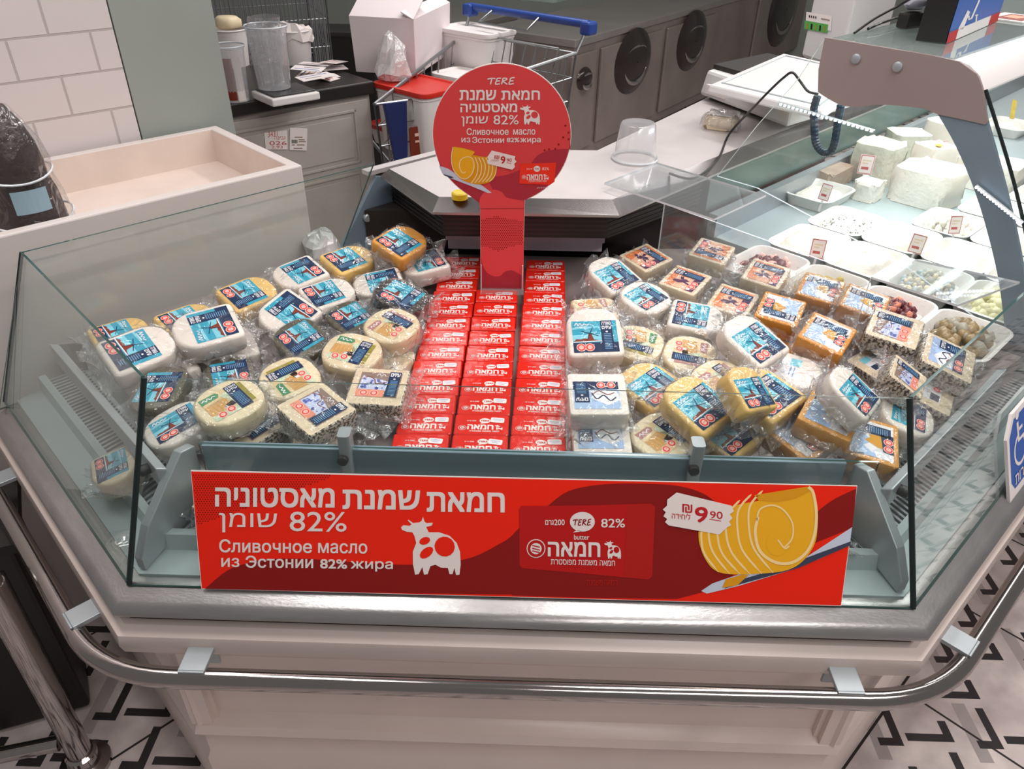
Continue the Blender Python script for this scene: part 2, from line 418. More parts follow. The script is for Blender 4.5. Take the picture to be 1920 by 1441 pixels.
# ================================================================== the glazed corner display case
GL, FL, FR, GR = Vector((-1.15, .47)), Vector((-.645, -.035)), Vector((.655, -.035)), Vector((1.30, .61))
def offs(path, d):
    """offset an open plan path outward (towards the customer) by d, mitred"""
    out = []
    for i, p in enumerate(path):
        ds = []
        if i > 0: ds.append((p-path[i-1]).normalized())
        if i < len(path)-1: ds.append((path[i+1]-p).normalized())
        ns = [Vector((q.y, -q.x)) for q in ds]
        n = sum(ns, Vector((0, 0))).normalized(); out.append(p+n*d/max(.3, n.dot(ns[0])))
    return out
def sweep(mb, path, prof, mt, closed=True, caps=True):
    """profile of (outward, z) pairs swept along the plan path"""
    rs = []
    P = [offs(path, d) for d, z in prof]
    for i in range(len(path)): rs.append([(P[j][i].x, P[j][i].y, prof[j][1]) for j in range(len(prof))])
    mb.rings(rs, mt, caps, caps, closed)
LP = [Vector((-1.135, .455)), FL, FR, Vector((1.24, .55))]
case = thing('display_case', (0, .4, 0), 'glazed corner display case with white moulded base, full of wrapped cheese and butter', 'display case')
case_t = Matrix.Translation((0, -.4, 0))
def cb(mb, name, **k):
    par = k.pop('parent', case)
    if par is case: mb.v = [p+Vector((0, -.4, 0)) for p in mb.v]
    return mb.build(name, par, **k)
# base: moulded white body
BASE_PROF = [(-.30,.02),(-.035,.02),(-.02,.03),(-.02,.20),(-.03,.215),(-.03,.265),(-.022,.285),(-.012,.30),(-.02,.318),(-.035,.325),(-.045,.335),(-.045,.425),(-.035,.435),
    (-.02,.442),(-.012,.455),(-.02,.47),(-.03,.478),(-.03,.545),(-.015,.56),(.0,.575),(.012,.60),(.014,.618),(.03,.628),(.045,.64),(.05,.66),(.046,.682),(.03,.694),(-.02,.695),(-.30,.695)]
b = MB(); sweep(b, LP, BASE_PROF, 'white_paint')
cb(b, 'base', smooth=35)
for a_, b_ in ((LP[0], FL), (FL, FR), (FR, LP[3])):     # upright stiles framing each recessed panel
    e_ = (b_-a_).normalized(); n_ = Vector((e_.y, -e_.x))
    for c_, s_ in ((a_, 1), (b_, -1)):
        if (c_-FL).length > .01 and (c_-FR).length > .01: continue
        for w0, w1, d0 in ((.0, .042, -.022), (.042, .052, -.034)):
            p_, q_ = c_+e_*s_*w0, c_+e_*s_*w1; b = MB()
            pl = [p_-n_*.05, q_-n_*.05, q_+n_*d0, p_+n_*d0]; pl = pl if s_ > 0 else pl[::-1]
            b.prism([tuple(v) for v in pl][::-1], .32, .46, 'white_paint'); cb(b, 'panel_stile')
b = MB(); sweep(b, LP, [(-.05,.694),(.018,.694),(.018,.712),(-.05,.712)], 'black'); cb(b, 'shadow_gap')
b = MB(); sweep(b, LP, [(-.06,.712),(.022,.712),(.034,.717),(.040,.727),(.036,.738),(.024,.745),(.016,.747),(.004,.7555),(-.012,.757),(-.06,.757)], 'steel'); cb(b, 'steel_rail', smooth=50)
# inside of the trough
b = MB(); sweep(b, LP, [(-.02,.757),(-.02,.762),(-.07,.768),(-.075,.80),(-.09,.80),(-.09,.776),(-.176,.776),(-.18,.845),(-.19,.845),(-.19,.74),(-.02,.74)], 'ledge_grey'); cb(b, 'inner_ledge')
# slotted air grille along the ledge
b = MB(); gp = offs(LP, -.093); gq = offs(LP, -.165)
for i in range(3):
    n = int((gp[i+1]-gp[i]).length/.0135) if i < 2 else int((gp[3]-gp[2]).length/.0135)
    e, f = gp[i+1], gq[i+1]
    for k in range(n):
        t0, t1 = (k+.15)/n, (k+.6)/n
        A = gp[i].lerp(e, t0), gp[i].lerp(e, t1); B = gq[i].lerp(f, t0), gq[i].lerp(f, t1)
        b.prism([tuple(A[0]), tuple(A[1]), tuple(B[1]), tuple(B[0])], .7765, .786, 'alu')
sweep(b, LP, [(-.092,.7762),(-.167,.7762),(-.167,.7772),(-.092,.7772)], 'black')
cb(b, 'air_grille')
# deck the goods stand on (stepped up at the middle)
inner = offs(LP, -.19)
deck = [tuple(inner[0]), tuple(inner[1]), tuple(inner[2]), (1.15, .63), (.515, 1.265), (.24, 1.12), (-.26, 1.12), (-.45, 1.13), (-.50, 1.14), (-1.07, .57)]
b = MB(); b.prism(deck, .70, .845, 'deck_steel'); cb(b, 'deck')
# glazing
ZT = 1.085
def T(p, z=ZT): return Vector((p[0], p[1], z))
tFL, tFR, tGL, tGR = T((-.592,.097)), T((.602,.097)), T((-1.04,.545)), T((1.095,.59))
bFL, bFR, bGL, bGR = T(FL,.757), T(FR,.757), T(GL,.757), T((1.165,.475),.757)
b = MB(); b.slab([bFL, bFR, tFR, tFL], .006, 'glass', 'glass_edge'); cb(b, 'front_glass')
b = MB(); b.slab([bGL, bFL+Vector((-.004,.004,0)), tFL+Vector((-.004,.004,0)), tGL], .006, 'glass', 'glass_edge'); cb(b, 'side_glass')
b = MB(); b.slab([bFR+Vector((.004,.004,0)), bGR, tGR, tFR+Vector((.004,.004,0))], .006, 'glass', 'glass_edge'); cb(b, 'side_glass')
b = MB(); b.slab([tGL, Vector((-1.145,.44,.757)), Vector((-.56,1.025,.757)), Vector((-.42,1.165,1.085))], .006, 'glass', 'glass_edge'); cb(b, 'end_glass')
for p, q in ((bFL, tFL), (bFR, tFR), (bGL, tGL)):
    b = MB(); b.tube([p, q], .0048, 'seal_dark', 6); cb(b, 'corner_seal')
# guard rail inside the glass: clear low screen with a grey strip, posts and black knobs
gpath = offs([GL, FL, FR, Vector((1.17,.48))], -.172)
spath = offs([GL, FL, FR, Vector((1.17,.48))], -.105)
b = MB()
A, B = gpath[1]+Vector((.02, 0)), gpath[2]-Vector((.02, 0))
b.prism([(A.x,A.y),(B.x,A.y),(B.x,A.y+.014),(A.x,A.y+.014)], .862, .919, 'alu_blue')
cb(b, 'guard_strip', bevel=.002)
b = MB(); b.slab([T((A.x+.0,A.y-.004),.85), T((B.x+.05,A.y-.004),.85), T((B.x+.05,A.y-.004),.928), T((A.x+.0,A.y-.004),.928)], .004, 'glass', 'glass_edge'); cb(b, 'guard_screen')
for px in (650, 1305):
    w = aty(px, 875, A.y-.012)
    b = MB(); b.prism(rrect(.022, .03, .006), -.055, .056, 'alu')
    o = cb(b, 'guard_post', parent=None, smooth=40); o.parent = case; o.location = (w.x, A.y+.002-.4, .90)
    k = MB(); k.M = Matrix.Rotation(R(90), 4, 'X'); k.lathe([(.0085,-.002),(.010,.004),(.009,.011),(.004,.013)], 'black', n=16)
    o2 = k.build('knob', o, smooth=40); o2.location = (-.004, -.012, .008)
# slanting side rails and corner uprights
for (i, j, sgn) in ((1, 0, -1), (2, 3, 1)):
    p, q = spath[i], spath[j]; d = (q-p).normalized(); n = Vector((-d.y, d.x))*(1 if sgn > 0 else -1)
    b = MB(); a0 = p+d*.01; a1 = p+d*.56
    w = n*.018
    b.hexa([T(a0,.868), T(a1,.868), T(a1+w,.868), T(a0+w,.868)], [T(a0,.915), T(a1,.915), T(a1+w,.905), T(a0+w,.905)], 'alu')
    cb(b, 'side_rail', bevel=.003)
    b = MB(); f0 = (FL if sgn < 0 else FR); u = (p-f0).normalized()
    e0 = f0+u*.03; e1 = f0+u*.155; e2 = f0+u*.19; e3 = f0+u*.06
    s1 = Vector((-u.y, u.x))*.009
    pr = [(e0,.765),(e1,.79),(e1+u*.0,.80),(e1+u*.012,.86),(e2,.865),(e2,.918),(e1+u*.005,.925),(e3,.84),(e0,.79)]
    b.hexa([T(x-s1,z) for x, z in pr], [T(x+s1,z) for x, z in pr], 'alu'); cb(b, 'corner_upright', bevel=.002)
    k = MB(); k.M = Matrix.Translation(T(p+d*.05-n*.004,.892)) @ Matrix.Rotation(math.atan2(-n.y,-n.x), 4, 'Z') @ Matrix.Rotation(R(90), 4, 'Y')
    k.lathe([(.0095,-.004),(.0105,.008),(.009,.013),(.003,.015)], 'black', n=14); cb(k, 'knob', smooth=40)
# bumper rail all round on flat brackets
bz = .643; bp_ = offs([Vector((-1.16, .48)), FL, FR, Vector((2.3, 1.61))], .094)
b = MB(); b.tube(fillet([T(p, bz) for p in bp_], .12, 9), .0175, 'chrome', 14); bump_ = cb(b, 'bumper_rail', smooth=60)
def bracket(c, d):
    """flat steel arm at plan point c on the case, sticking out along unit vector d"""
    q = MB(); t = Vector((-d.y, d.x))*.022
    i0, i1 = c-d*.055, c+d*.0
    q.hexa([T(i0-t,.655), T(i0+t,.655), T(i1+t,.655), T(i1-t,.655)], [T(i0-t,.664), T(i0+t,.664), T(i1+t,.664), T(i1-t,.664)], 'alu')
    q.hexa([T(i0-t,.615), T(i0+t,.615), T(i0+t+d*.006,.615), T(i0-t+d*.006,.615)], [T(i0-t,.664), T(i0+t,.664), T(i0+t+d*.006,.664), T(i0-t+d*.006,.664)], 'alu')
    q.hexa([T(i1-t*.5,.63), T(i1+t*.5,.63), T(i1+t*.5+d*.004,.63), T(i1-t*.5+d*.004,.63)], [T(i1-t,.664), T(i1+t,.664), T(i1+t+d*.004,.664), T(i1-t+d*.004,.664)], 'alu')
    o = cb(q, 'bracket', bevel=.001); o.parent = case
dl, dr = Vector((-.7071,-.7071)), Vector((.7071,-.7071))
for px in (365, 1575):
    w = atz(px, 1245, .66); bracket(Vector((w.x, bp_[1].y)), Vector((0, -1)))
for t in (.13, .62): bracket(bp_[1]+(bp_[0]-bp_[1]).normalized()*t, dl)
for t in (.13, ): bracket(bp_[2]+(bp_[3]-bp_[2]).normalized()*t, dr)
# worktop on the serving side: bevelled steel hood over dark slats
top = [(-.218,.945),(.215,.955),(.515,1.29),(1.37,2.20),(1.02,2.62),(.62,1.98),(.205,1.36),(-.19,1.34),(-.375,1.15)]
zt, zl = 1.078, 1.050
b = MB(); b.add([T(p, zt) for p in top], [tuple(range(len(top)))], 'steel_top')
lip = [(-.405,1.175),(-.232,.912),(.232,.921),(.545,1.265),(1.405,2.175)]; tin = [top[8], top[0], top[1], top[2], top[3]]
b.add([T(p,zt) for p in tin]+[T(p,zl) for p in lip], [(i,i+5,i+6,i+1) for i in range(4)], 'lip_steel')
b.add([T(p,zl) for p in lip]+[T(p,zl-.006) for p in lip], [(i,i+5,i+6,i+1) for i in range(4)], 'steel')
bk = [(1.02,2.62),(.62,1.98),(.205,1.36),(-.19,1.34)]
b.add([T(p,zt) for p in bk]+[T(p,zt-.04) for p in bk], [(i,i+4,i+5,i+1) for i in range(3)], 'steel'); cb(b, 'worktop')
b = MB()       # serving-side counter body under the worktop
b.prism([(.205,1.36),(.62,1.98),(1.02,2.62),(1.25,2.32),(.50,1.42),(.2,1.2),(-.2,1.2),(-.19,1.34)], .02, 1.036, 'steel_dark'); cb(b, 'counter_body')
b = MB()       # dark slatted fascia below
def inn(p, k): return (p[0]*k, p[1]+(1-k)*.35)
ins = [(-.395,1.22),(-.212,.955),(.212,.965),(.56,1.46)]
for k in range(12):
    z0 = .971+k*.0061
    kk = .99 if k % 2 else 1.0
    b.prism([(-.395*kk,1.22),(-.212*kk,.952),(.212*kk,.962),(.50*kk,1.235),(.44,1.29),(.19,1.05),(-.19,1.04),(-.34,1.25)], z0, z0+.0061, 'dark_slat' if k % 2 else 'black_soft')
cb(b, 'slatted_fascia')
b = MB(); b.prism([(-.215,1.088),(.215,1.092),(.215,1.118),(-.215,1.114)], .875, .905, 'lavender'); b.prism([(-.22,1.078),(.22,1.082),(.22,1.118),(-.22,1.114)], .905, .922, 'lavender'); cb(b, 'price_rail', bevel=.002)
b = MB(); b.prism([(-.45,1.13),(.50,1.20),(.47,1.30),(-.40,1.28)], .70, .965, 'dark_slat'); cb(b, 'back_panel')
# blue-grey end plate with a round bolt, and the bright trim on top of it
pe = lambda px, py: onpl(px, py, (-1.04,.555,0), (-1,1,0))
b = MB(); P4 = [pe(704,330), pe(636,470), pe(745,490), pe(738,330)]
b.slab(P4, .012, 'alu_blue'); plate = cb(b, 'end_plate', bevel=.002)
b = MB(); b.M = Matrix.Translation(pe(684,406)+Vector((.008,-.008,0))) @ Matrix.Rotation(R(-45), 4, 'Z') @ Matrix.Rotation(R(90), 4, 'Y')
b.lathe([(.012,-.004),(.012,.004),(.009,.007)], 'alu', n=18); cb(b, 'bolt', smooth=40)
b = MB(); q0, q1 = pe(690,322), pe(840,283); d = Vector((.7071,.7071,0)); n = Vector((-.7071,.7071,0))
b.hexa([q0, q1+d*.4, q1+d*.4+n*.03, q0+n*.03], [q0+Vector((0,0,-.012)), q1+d*.4+Vector((0,0,-.012)), q1+d*.4+n*.03+Vector((0,0,-.012)), q0+n*.03+Vector((0,0,-.012))], 'steel_top'); cb(b, 'end_trim')
# ================================================================== printed colours
for n_, c_ in dict(ink_white=(232, 220, 216), ink_red=(238, 36, 12), ink_red_light=(236, 54, 34), ink_dark=(136, 20, 18), ink_mid=(176, 26, 22), ink_pack=(186, 22, 22),
        ink_yellow=(236, 172, 32), ink_yellow_deep=(218, 150, 26), ink_cream=(246, 214, 150), ink_knife=(196, 204, 220), ink_knife_dark=(60, 66, 86),
        ink_price=(190, 30, 36), ink_coral=(216, 68, 70), ink_coral_light=(224, 74, 78), ink_wine=(170, 48, 62), ink_black=(34, 20, 22),
        sky=(44, 160, 188), sky_light=(128, 204, 222), navy=(26, 46, 80), navy_text=(112, 160, 200), mill=(124, 52, 36), seal_red=(216, 66, 60), seal_pale=(244, 196, 186),
        orange_ink=(226, 128, 72), peach=(232, 178, 148), purple_ink=(84, 48, 80), tan=(204, 160, 104), straw=(222, 198, 152), green_ink=(74, 136, 96), leaf_pale=(196, 210, 180),
        mauve=(176, 128, 124), brown_ink=(142, 118, 108), cow_blue=(92, 104, 176), cow_pale=(196, 204, 232), salmon=(226, 144, 118), haze_blue=(168, 192, 228), label_white=(232, 230, 234),
        mustard=(206, 146, 36), olive_ink=(150, 140, 60), paper_tag=(236, 226, 224), tag_blue=(120, 140, 200)).items():
    mat(n_, c_, .5, spec=.25)
def ell(cx, cy, rx, ry, n=20, rot=0):
    c, s_ = math.cos(R(rot)), math.sin(R(rot)); return [(cx+rx*math.cos(2*math.pi*i/n)*c-ry*math.sin(2*math.pi*i/n)*s_, cy+rx*math.cos(2*math.pi*i/n)*s_+ry*math.sin(2*math.pi*i/n)*c) for i in range(n)]
def stroke(pts, w):
    """ribbon outline pieces (quads) along a 2-D line"""
    P = [Vector(p) for p in pts]; L_, R_ = [], []
    for i, p in enumerate(P):
        t = (P[min(i+1, len(P)-1)]-P[max(i-1, 0)]).normalized(); ww = w[i] if isinstance(w, list) else w
        n = Vector((-t.y, t.x))*ww/2; L_.append(p+n); R_.append(p-n)
    return [[tuple(L_[i]), tuple(R_[i]), tuple(R_[i+1]), tuple(L_[i+1])] for i in range(len(P)-1)]
def sp2(pts, n=6): return [(p.x, p.y) for p in spline([(a, b, 0) for a, b in pts], n)]
COW = [(1237,472),(1250,460),(1285,464),(1296,455),(1274,433),(1280,430),(1304,448),(1340,444),(1352,436),(1360,413),(1369,440),(1380,448),(1415,446),(1410,462),(1378,470),(1392,500),(1450,500),(1510,520),(1550,560),(1568,610),(1572,680),(1565,738),(1546,740),(1536,700),(1526,735),(1509,735),(1500,700),(1460,698),(1430,682),(1402,690),(1386,735),(1366,738),(1356,695),(1336,735),(1316,738),(1304,680),(1303,610),(1322,560),(1312,520),(1300,500),(1268,497),(1242,486)]
class Panel:
    """flat printed panel: draws in its own picture coordinates through f(x, y) -> local (u, v)"""
    def __init__(s, mb, f, z=0.0, dz=.00025): s.mb, s.f, s.z, s.dz = mb, f, z, dz
    def poly(s, pts, mt, k):
        q = [s.f(*p) for p in pts]; a = sum(q[i-1][0]*q[i][1]-q[i][0]*q[i-1][1] for i in range(len(q)))
        if a < 0: q.reverse()
        if len(q) <= 4: s.mb.face([(u, v, s.z+k*s.dz) for u, v in q], mt)
        else:
            t = tessellate_polygon([[Vector((u*100, v*100, 0)) for u, v in q]])
            s.mb.add([(u, v, s.z+k*s.dz) for u, v in q], [f if (q[f[1]][0]-q[f[0]][0])*(q[f[2]][1]-q[f[0]][1])-(q[f[1]][1]-q[f[0]][1])*(q[f[2]][0]-q[f[0]][0]) > 0 else tuple(reversed(f)) for f in t], mt)
    def tere(s, x0, y0, x1, y1, mt, k, w=None):
        """brush-drawn TERE"""
        g = lambda x, y: (x0+x*(x1-x0), y0+y*(y1-y0)); w = w or (y1-y0)*.17
        for st in ([(.0,.22),(.10,.10),(.27,.12)],[(.15,.12),(.12,.55),(.10,.95)],[(.46,.08),(.33,.12),(.30,.5),(.27,.92),(.42,.86)],[(.30,.48),(.42,.45)],[(.54,.95),(.58,.5),(.60,.1),(.70,.10),(.72,.26),(.60,.5),(.66,.72),(.74,.95)],[(.99,.0),(.86,.08),(.83,.5),(.80,.92),(.96,.84)],[(.83,.48),(.95,.44)]):
            s.line([g((x if x < .5 else x-.07)/.93, y) for x, y in sp2(st, 3)], w, mt, k)
    def line(s, pts, w, mt, k):
        for q in stroke(pts, w): s.poly(q, mt, k)
    def text(s, t, x0, y0, x1, y1, mt, k, bold=0.0, slope=0.0):
        """box with y down: (x0,y0) top-left .. (x1,y1) bottom-right; slope = drop of the right end"""
        put_text(s.mb, t, (s.f(x0,y1), s.f(x1,y1+slope), s.f(x1,y0+slope), s.f(x0,y0)), s.z+k*s.dz, mt, bold)
    def cow(s, x0, y0, x1, y1, mt, hole, k):
        g = lambda x, y: (x0+(x-1237)/335*(x1-x0), y0+(y-413)/327*(y1-y0))
        s.poly([g(*p) for p in COW], mt, k)
        for e in (ell(1370,548,32,21,12,-20), ell(1380,614,44,26,12,-38), ell(1482,580,58,56,14,30)): s.poly([g(*p) for p in e], hole, k+1)
    def dots(s, x0, y0, x1, y1, step, r, inside, mt, k):
        j = 0; y = y0
        while y < y1:
            x = x0+(step/2 if j % 2 else 0)
            while x < x1:
                if inside(x, y): s.poly(ell(x, y, r, r, 6), mt, k)
                x += step
            y += step*.82; j += 1
    def seal(s, cx, cy, r, mt, bg, k):
        s.poly(ell(cx, cy, r, r*1.0, 18), mt, k); s.poly(ell(cx, cy, r*.9, r*.9, 18), bg, k+1); s.poly(ell(cx, cy, r*.6, r*.6, 14), mt, k+2)
        for q in (-.25, .05, .32): s.line([(cx-r*.4, cy+q*r-.1*r), (cx+r*.4, cy+q*r+.1*r)], r*.12, bg, k+3)

# ================================================================== long red banner stuck along the front glass
nrm = (bFR-bFL).cross(tFL-bFL).normalized()
if nrm.y > 0: nrm = -nrm
p0 = bFL+nrm*.0065
c00, c10 = onpl(378,1103,p0,nrm), onpl(1577,1135,p0,nrm)
ux = (c10-c00).normalized(); uy = nrm.cross(ux)
banner = thing('banner_sign', c00, 'long red butter banner with a cow and butter curl across the front glass', 'sign')
BM = Matrix(((ux.x,uy.x,nrm.x),(ux.y,uy.y,nrm.y),(ux.z,uy.z,nrm.z))).to_4x4()
banner.rotation_euler = BM.to_euler()
def bl(px, py):
    w = onpl(px, py, p0, nrm)-c00; return (w.dot(ux), w.dot(uy))
corners = [bl(378,1103), bl(1577,1135), bl(1607,910), bl(358,881)]
b = MB(); b.prism(corners, -.001, .001, 'ink_white'); 
fA = lambda x, y: bl(340+x/3, 830+y/3)
fB = lambda x, y: bl(960+x*680/1920, 840+y*360/1016)
A = Panel(b, fA, .0011); B = Panel(b, fB, .0011)
P0 = Panel(b, bl, .0011)
P0.poly([(379,1102),(1576,1134),(1606,911),(359,883)], 'ink_red', 0)
A.poly(sp2([(135,818),(250,722),(350,680),(480,652),(700,650),(1000,670),(1300,682),(1600,652),(1800,560),(1860,519)])+[(1860,850),(1000,838)], 'ink_dark', 1)
B.poly(sp2([(0,460),(60,400),(180,310),(300,225),(480,190),(700,186),(900,202),(1050,262),(1160,400),(1180,650),(1060,740),(870,795)])+[(400,788),(0,776)], 'ink_dark', 1)
B.poly(sp2([(1560,430),(1600,350),(1700,270),(1822,212)])+[(1800,420),(1600,500)], 'ink_dark', 1)
A.dots(70, 180, 840, 470, 15, 4.2, lambda x, y: y < 470-(x-70)*.36 and x > 66+(y-160)*.09, 'ink_dark', 1)
T1 = Panel(b, fA, .0011+.0006)
T1.text(heb('חמאת'), 1385, 275, 1815, 381, 'ink_white', 0, .022, 4)
T1.text(heb('שמנת'), 912, 262, 1340, 366, 'ink_white', 0, .022, 4)
T1.text(heb('מאסטוניה'), 196, 250, 860, 354, 'ink_white', 0, .022, 6)
T1.text(heb('שומן'), 215, 390, 540, 500, 'ink_white', 0, .002, 3)
T1.text('82%', 612, 384, 930, 494, 'ink_white', 0, .004, 3)
T1.text('Сливочное', 217, 540, 735, 612, 'ink_white', 0, .012, 4)
T1.text('масло', 772, 560, 1046, 616, 'ink_white', 0, .012, 4)
T1.text('из', 228, 644, 328, 694, 'ink_white', 0, .012, 1)
T1.text('Эстонии', 365, 632, 742, 698, 'ink_white', 0, .012, 3)
T1.text('82%', 784, 652, 932, 702, 'ink_white', 0, .02, 2)
T1.text('жира', 955, 662, 1190, 718, 'ink_white', 0, .012, 2)
T1.cow(1237, 413, 1572, 740, 'ink_white', 'ink_red', 0)
# picture of the pack
K = Panel(b, fB, .0011+.0006)
K.poly([(38,318),(50,303),(400,300),(730,290),(757,308),(742,672),(722,692),(380,660),(56,632),(40,618)], 'ink_pack', 0)
K.poly([(610,296),(735,290),(756,308),(741,674),(722,691),(590,680)], 'ink_mid', 1)
K.text('200', 224, 374, 278, 404, 'ink_white', 2, .01); K.text(heb('גרם'), 176, 378, 220, 402, 'ink_white', 2, .015)
K.poly(ell(372, 386, 66, 52, 24), 'ink_white', 2); K.poly([(345,428),(322,443),(372,436)], 'ink_white', 2); K.tere(322, 372, 420, 406, 'ink_dark', 3)
K.text('82%', 472, 370, 596, 416, 'ink_white', 2, .01); K.text('butter', 328, 454, 408, 480, 'ink_white', 2, .006)
K.text(heb('חמאה'), 192, 492, 464, 566, 'ink_white', 2, .02, 4); K.cow(488, 484, 576, 582, 'ink_white', 'ink_pack', 2)
K.seal(127, 527, 50, 'ink_white', 'ink_pack', 2); K.text(heb('חמאה משמנת מפוסטרת'), 206, 583, 544, 611, 'ink_white', 2, .006, 8)
K.text(heb('חמאה משמנת'), 395, 692, 556, 722, 'ink_mid', 1, .01)
# knife, butter curl, price ticket
K.poly([(1000,752),(1060,712),(1200,664),(1400,640),(1530,590),(1798,415),(1785,512),(1620,585),(1480,640),(1200,725),(1030,766)], 'ink_knife', 0)
K.poly([(1120,740),(1380,668),(1520,628),(1620,584),(1786,512),(1790,490),(1600,560),(1400,636),(1180,700)], 'ink_knife_dark', 1)
K.poly([(1110,735),(1130,690),(1220,664),(1250,668),(1190,722)], 'ink_yellow_deep', 2)
K.poly(sp2([(985,440),(990,500),(1020,580),(1070,640),(1150,662),(1300,660),(1450,642),(1540,590),(1600,500),(1615,400),(1610,290),(1590,215),(1560,200)])+[(1280,245),(1305,275)]+sp2([(1305,275),(1220,290),(1150,310),(1060,360),(985,440)]), 'ink_yellow', 3)
for o in ((1000,420,1020,560,1090,650),(1040,400,1070,560,1150,660),(1085,380,1115,560,1205,662),(1130,350,1165,555,1260,664),(1190,320,1220,540,1320,660),(1250,300,1280,530,1380,655)):
    x0, y0, x1, y1, x2, y2 = o; top_ = (x0+75, y0-80)
    K.line(sp2([top_, (x0+8,y0), (x0+2,(y0+y1)/2), (x1,y1), (x2,y2)], 5), [3]+[11]*18+[4]*2, 'ink_cream', 4)
K.poly([(1280,245),(1560,200),(1590,216),(1500,262),(1400,282),(1310,274)], 'ink_yellow_deep', 4)
K.line(sp2([(1300,360),(1285,440),(1310,540),(1390,598),(1480,600),(1560,540),(1600,440),(1607,330),(1590,230),(1565,202)], 6), 16, 'ink_cream', 5)
K.line(sp2([(1440,520),(1480,470),(1480,390),(1430,320),(1370,298),(1310,320),(1292,380)], 6), [4]+[9]*35+[16], 'ink_cream', 5)
K.line(sp2([(1405,480),(1440,525),(1465,512)], 4), 8, 'ink_cream', 5)
K.poly(ell(1400, 500, 58, 66, 16), 'ink_yellow', 4)
tk = [(870,230),(1160,300),(1172,330),(1150,345),(1164,366),(1146,384),(1158,402),(1136,414),(1120,428),(1096,452),(828,404),(808,386),(820,370),(800,356),(812,334),(796,320),(818,300),(820,268)]
K.poly(tk, 'ink_white', 6)
K.text(heb('₪'), 900, 290, 952, 334, 'ink_price', 7, .008, 4); K.text('9', 968, 308, 1032, 386, 'ink_price', 7, .018); K.text('90', 1046, 328, 1112, 366, 'ink_price', 7, .006, 4)
K.line([(1042,370),(1104,381)], 4, 'ink_price', 7); K.text(heb('ליחידה'), 844, 334, 942, 366, 'ink_price', 7, .004, 8)
o = b.build('printed_board', banner)

# ================================================================== round sign on a stem, standing on the butter
SY = .835
sb = aty(943, 541, SY)
topper = thing('round_sign', (sb.x, SY, sb.z+.002), 'round coral sign on a stem standing on the middle row of butter', 'sign')
topper.rotation_euler = (R(90), 0, R(1.0))
def sl(px, py):
    w = aty(px, py, SY)-Vector((sb.x, SY, sb.z)); return (w.x, w.z)
dc = sl(941, 258); rad = (sl(1071, 262)[0]-sl(811.5, 262)[0])/2
w0, w1 = sl(901, 480)[0], sl(981.5, 480)[0]
b = MB()
a0 = math.asin(min(.99, (w0-dc[0])/rad)); a1 = math.asin(min(.99, (w1-dc[0])/rad)); n = 64
ol = [(w0, 0), (w1, 0)] + [(dc[0]+rad*math.sin(a1+(2*math.pi-(a1-a0))*i/n), dc[1]-rad*math.cos(a1+(2*math.pi-(a1-a0))*i/n)) for i in range(n+1)]
b.prism(ol, -.002, .002, 'ink_white')
S = Panel(b, lambda x, y: sl(800+x*290/929, 110+y*450/1441), .0022)
Z = Panel(b, lambda x, y: (x, y), .0022)
Z.poly([(dc[0]+(x-dc[0])*.985 if 0 else x, y) for x, y in [(w0+.0015, .001), (w1-.0015, .001)] + [(dc[0]+(rad-.0015)*math.sin(a1+(2*math.pi-(a1-a0))*i/n), dc[1]-(rad-.0015)*math.cos(a1+(2*math.pi-(a1-a0))*i/n)) for i in range(n+1)]], 'ink_coral', 0)
inv = lambda a: (dc[0]+(rad-.002)*math.sin(a), dc[1]-(rad-.002)*math.cos(a))
# wine-coloured wave across the foot of the disc, following its edge
def edge(a_from, a_to, k=16): return [inv(R(a_from+(a_to-a_from)*i/k)) for i in range(k+1)]
def px_(x, y): return sl(800+x*290/929, 110+y*450/1441)
wave_r = [px_(*p) for p in sp2([(862,548),(800,548),(720,560),(660,590),(620,640),(560,670),(480,700),(400,715),(380,740),(400,792),(430,800),(470,830),(540,848),(600,850),(680,842)])]
Z.poly(wave_r[:-6]+edge(24, 96, 18), 'ink_wine', 1)
Z.poly([px_(*p) for p in sp2([(92,682),(120,692),(200,740),(280,770),(350,795),(325,840),(318,868)])]+edge(-36, -80, 12), 'ink_wine', 1)
S.poly(sp2([(322,905),(318,850),(345,805),(400,788),(450,802),(480,835),(540,850),(582,862),(582,905)]), 'ink_coral_light', 2)
S.poly([(322,900),(583,900),(583,1388),(328,1380)], 'ink_coral_light', 2)
S.poly(sp2([(328,1190),(335,1230),(360,1280),(400,1305),(440,1305),(470,1280),(510,1272),(550,1290),(580,1310)])+[(580,1386),(329,1378)], 'ink_wine', 3)
S.dots(330, 930, 580, 1175, 12.5, 3.6, lambda x, y: y > 945+(60*math.sin((x-330)/40) if 0 else 0)+28*abs(math.sin((x-420)/110)) and y < 1160-45*abs(math.sin((x-430)/105)), 'ink_dark', 3)
for p in ((833,407),(852,448),(820,477),(852,488),(792,519),(772,546),(735,548),(708,553)): S.poly(ell(*p, 6, 6, 8), 'ink_dark', 3)
S.tere(366, 118, 530, 160, 'ink_white', 3)
S.text(heb('חמאת'), 450, 196, 678, 250, 'ink_white', 3, .02); S.text(heb('שמנת'), 200, 192, 416, 250, 'ink_white', 3, .02)
S.text(heb('מאסטוניה'), 205, 274, 542, 324, 'ink_white', 3, .02); S.text(heb('שומן'), 210, 348, 368, 408, 'ink_white', 3, .004); S.text('82%', 402, 342, 552, 398, 'ink_white', 3, .004)
S.cow(560, 280, 680, 400, 'ink_white', 'ink_coral', 3)
S.text('Сливочное', 242, 420, 492, 460, 'ink_white', 3, .012); S.text('масло', 520, 428, 652, 460, 'ink_white', 3, .012)
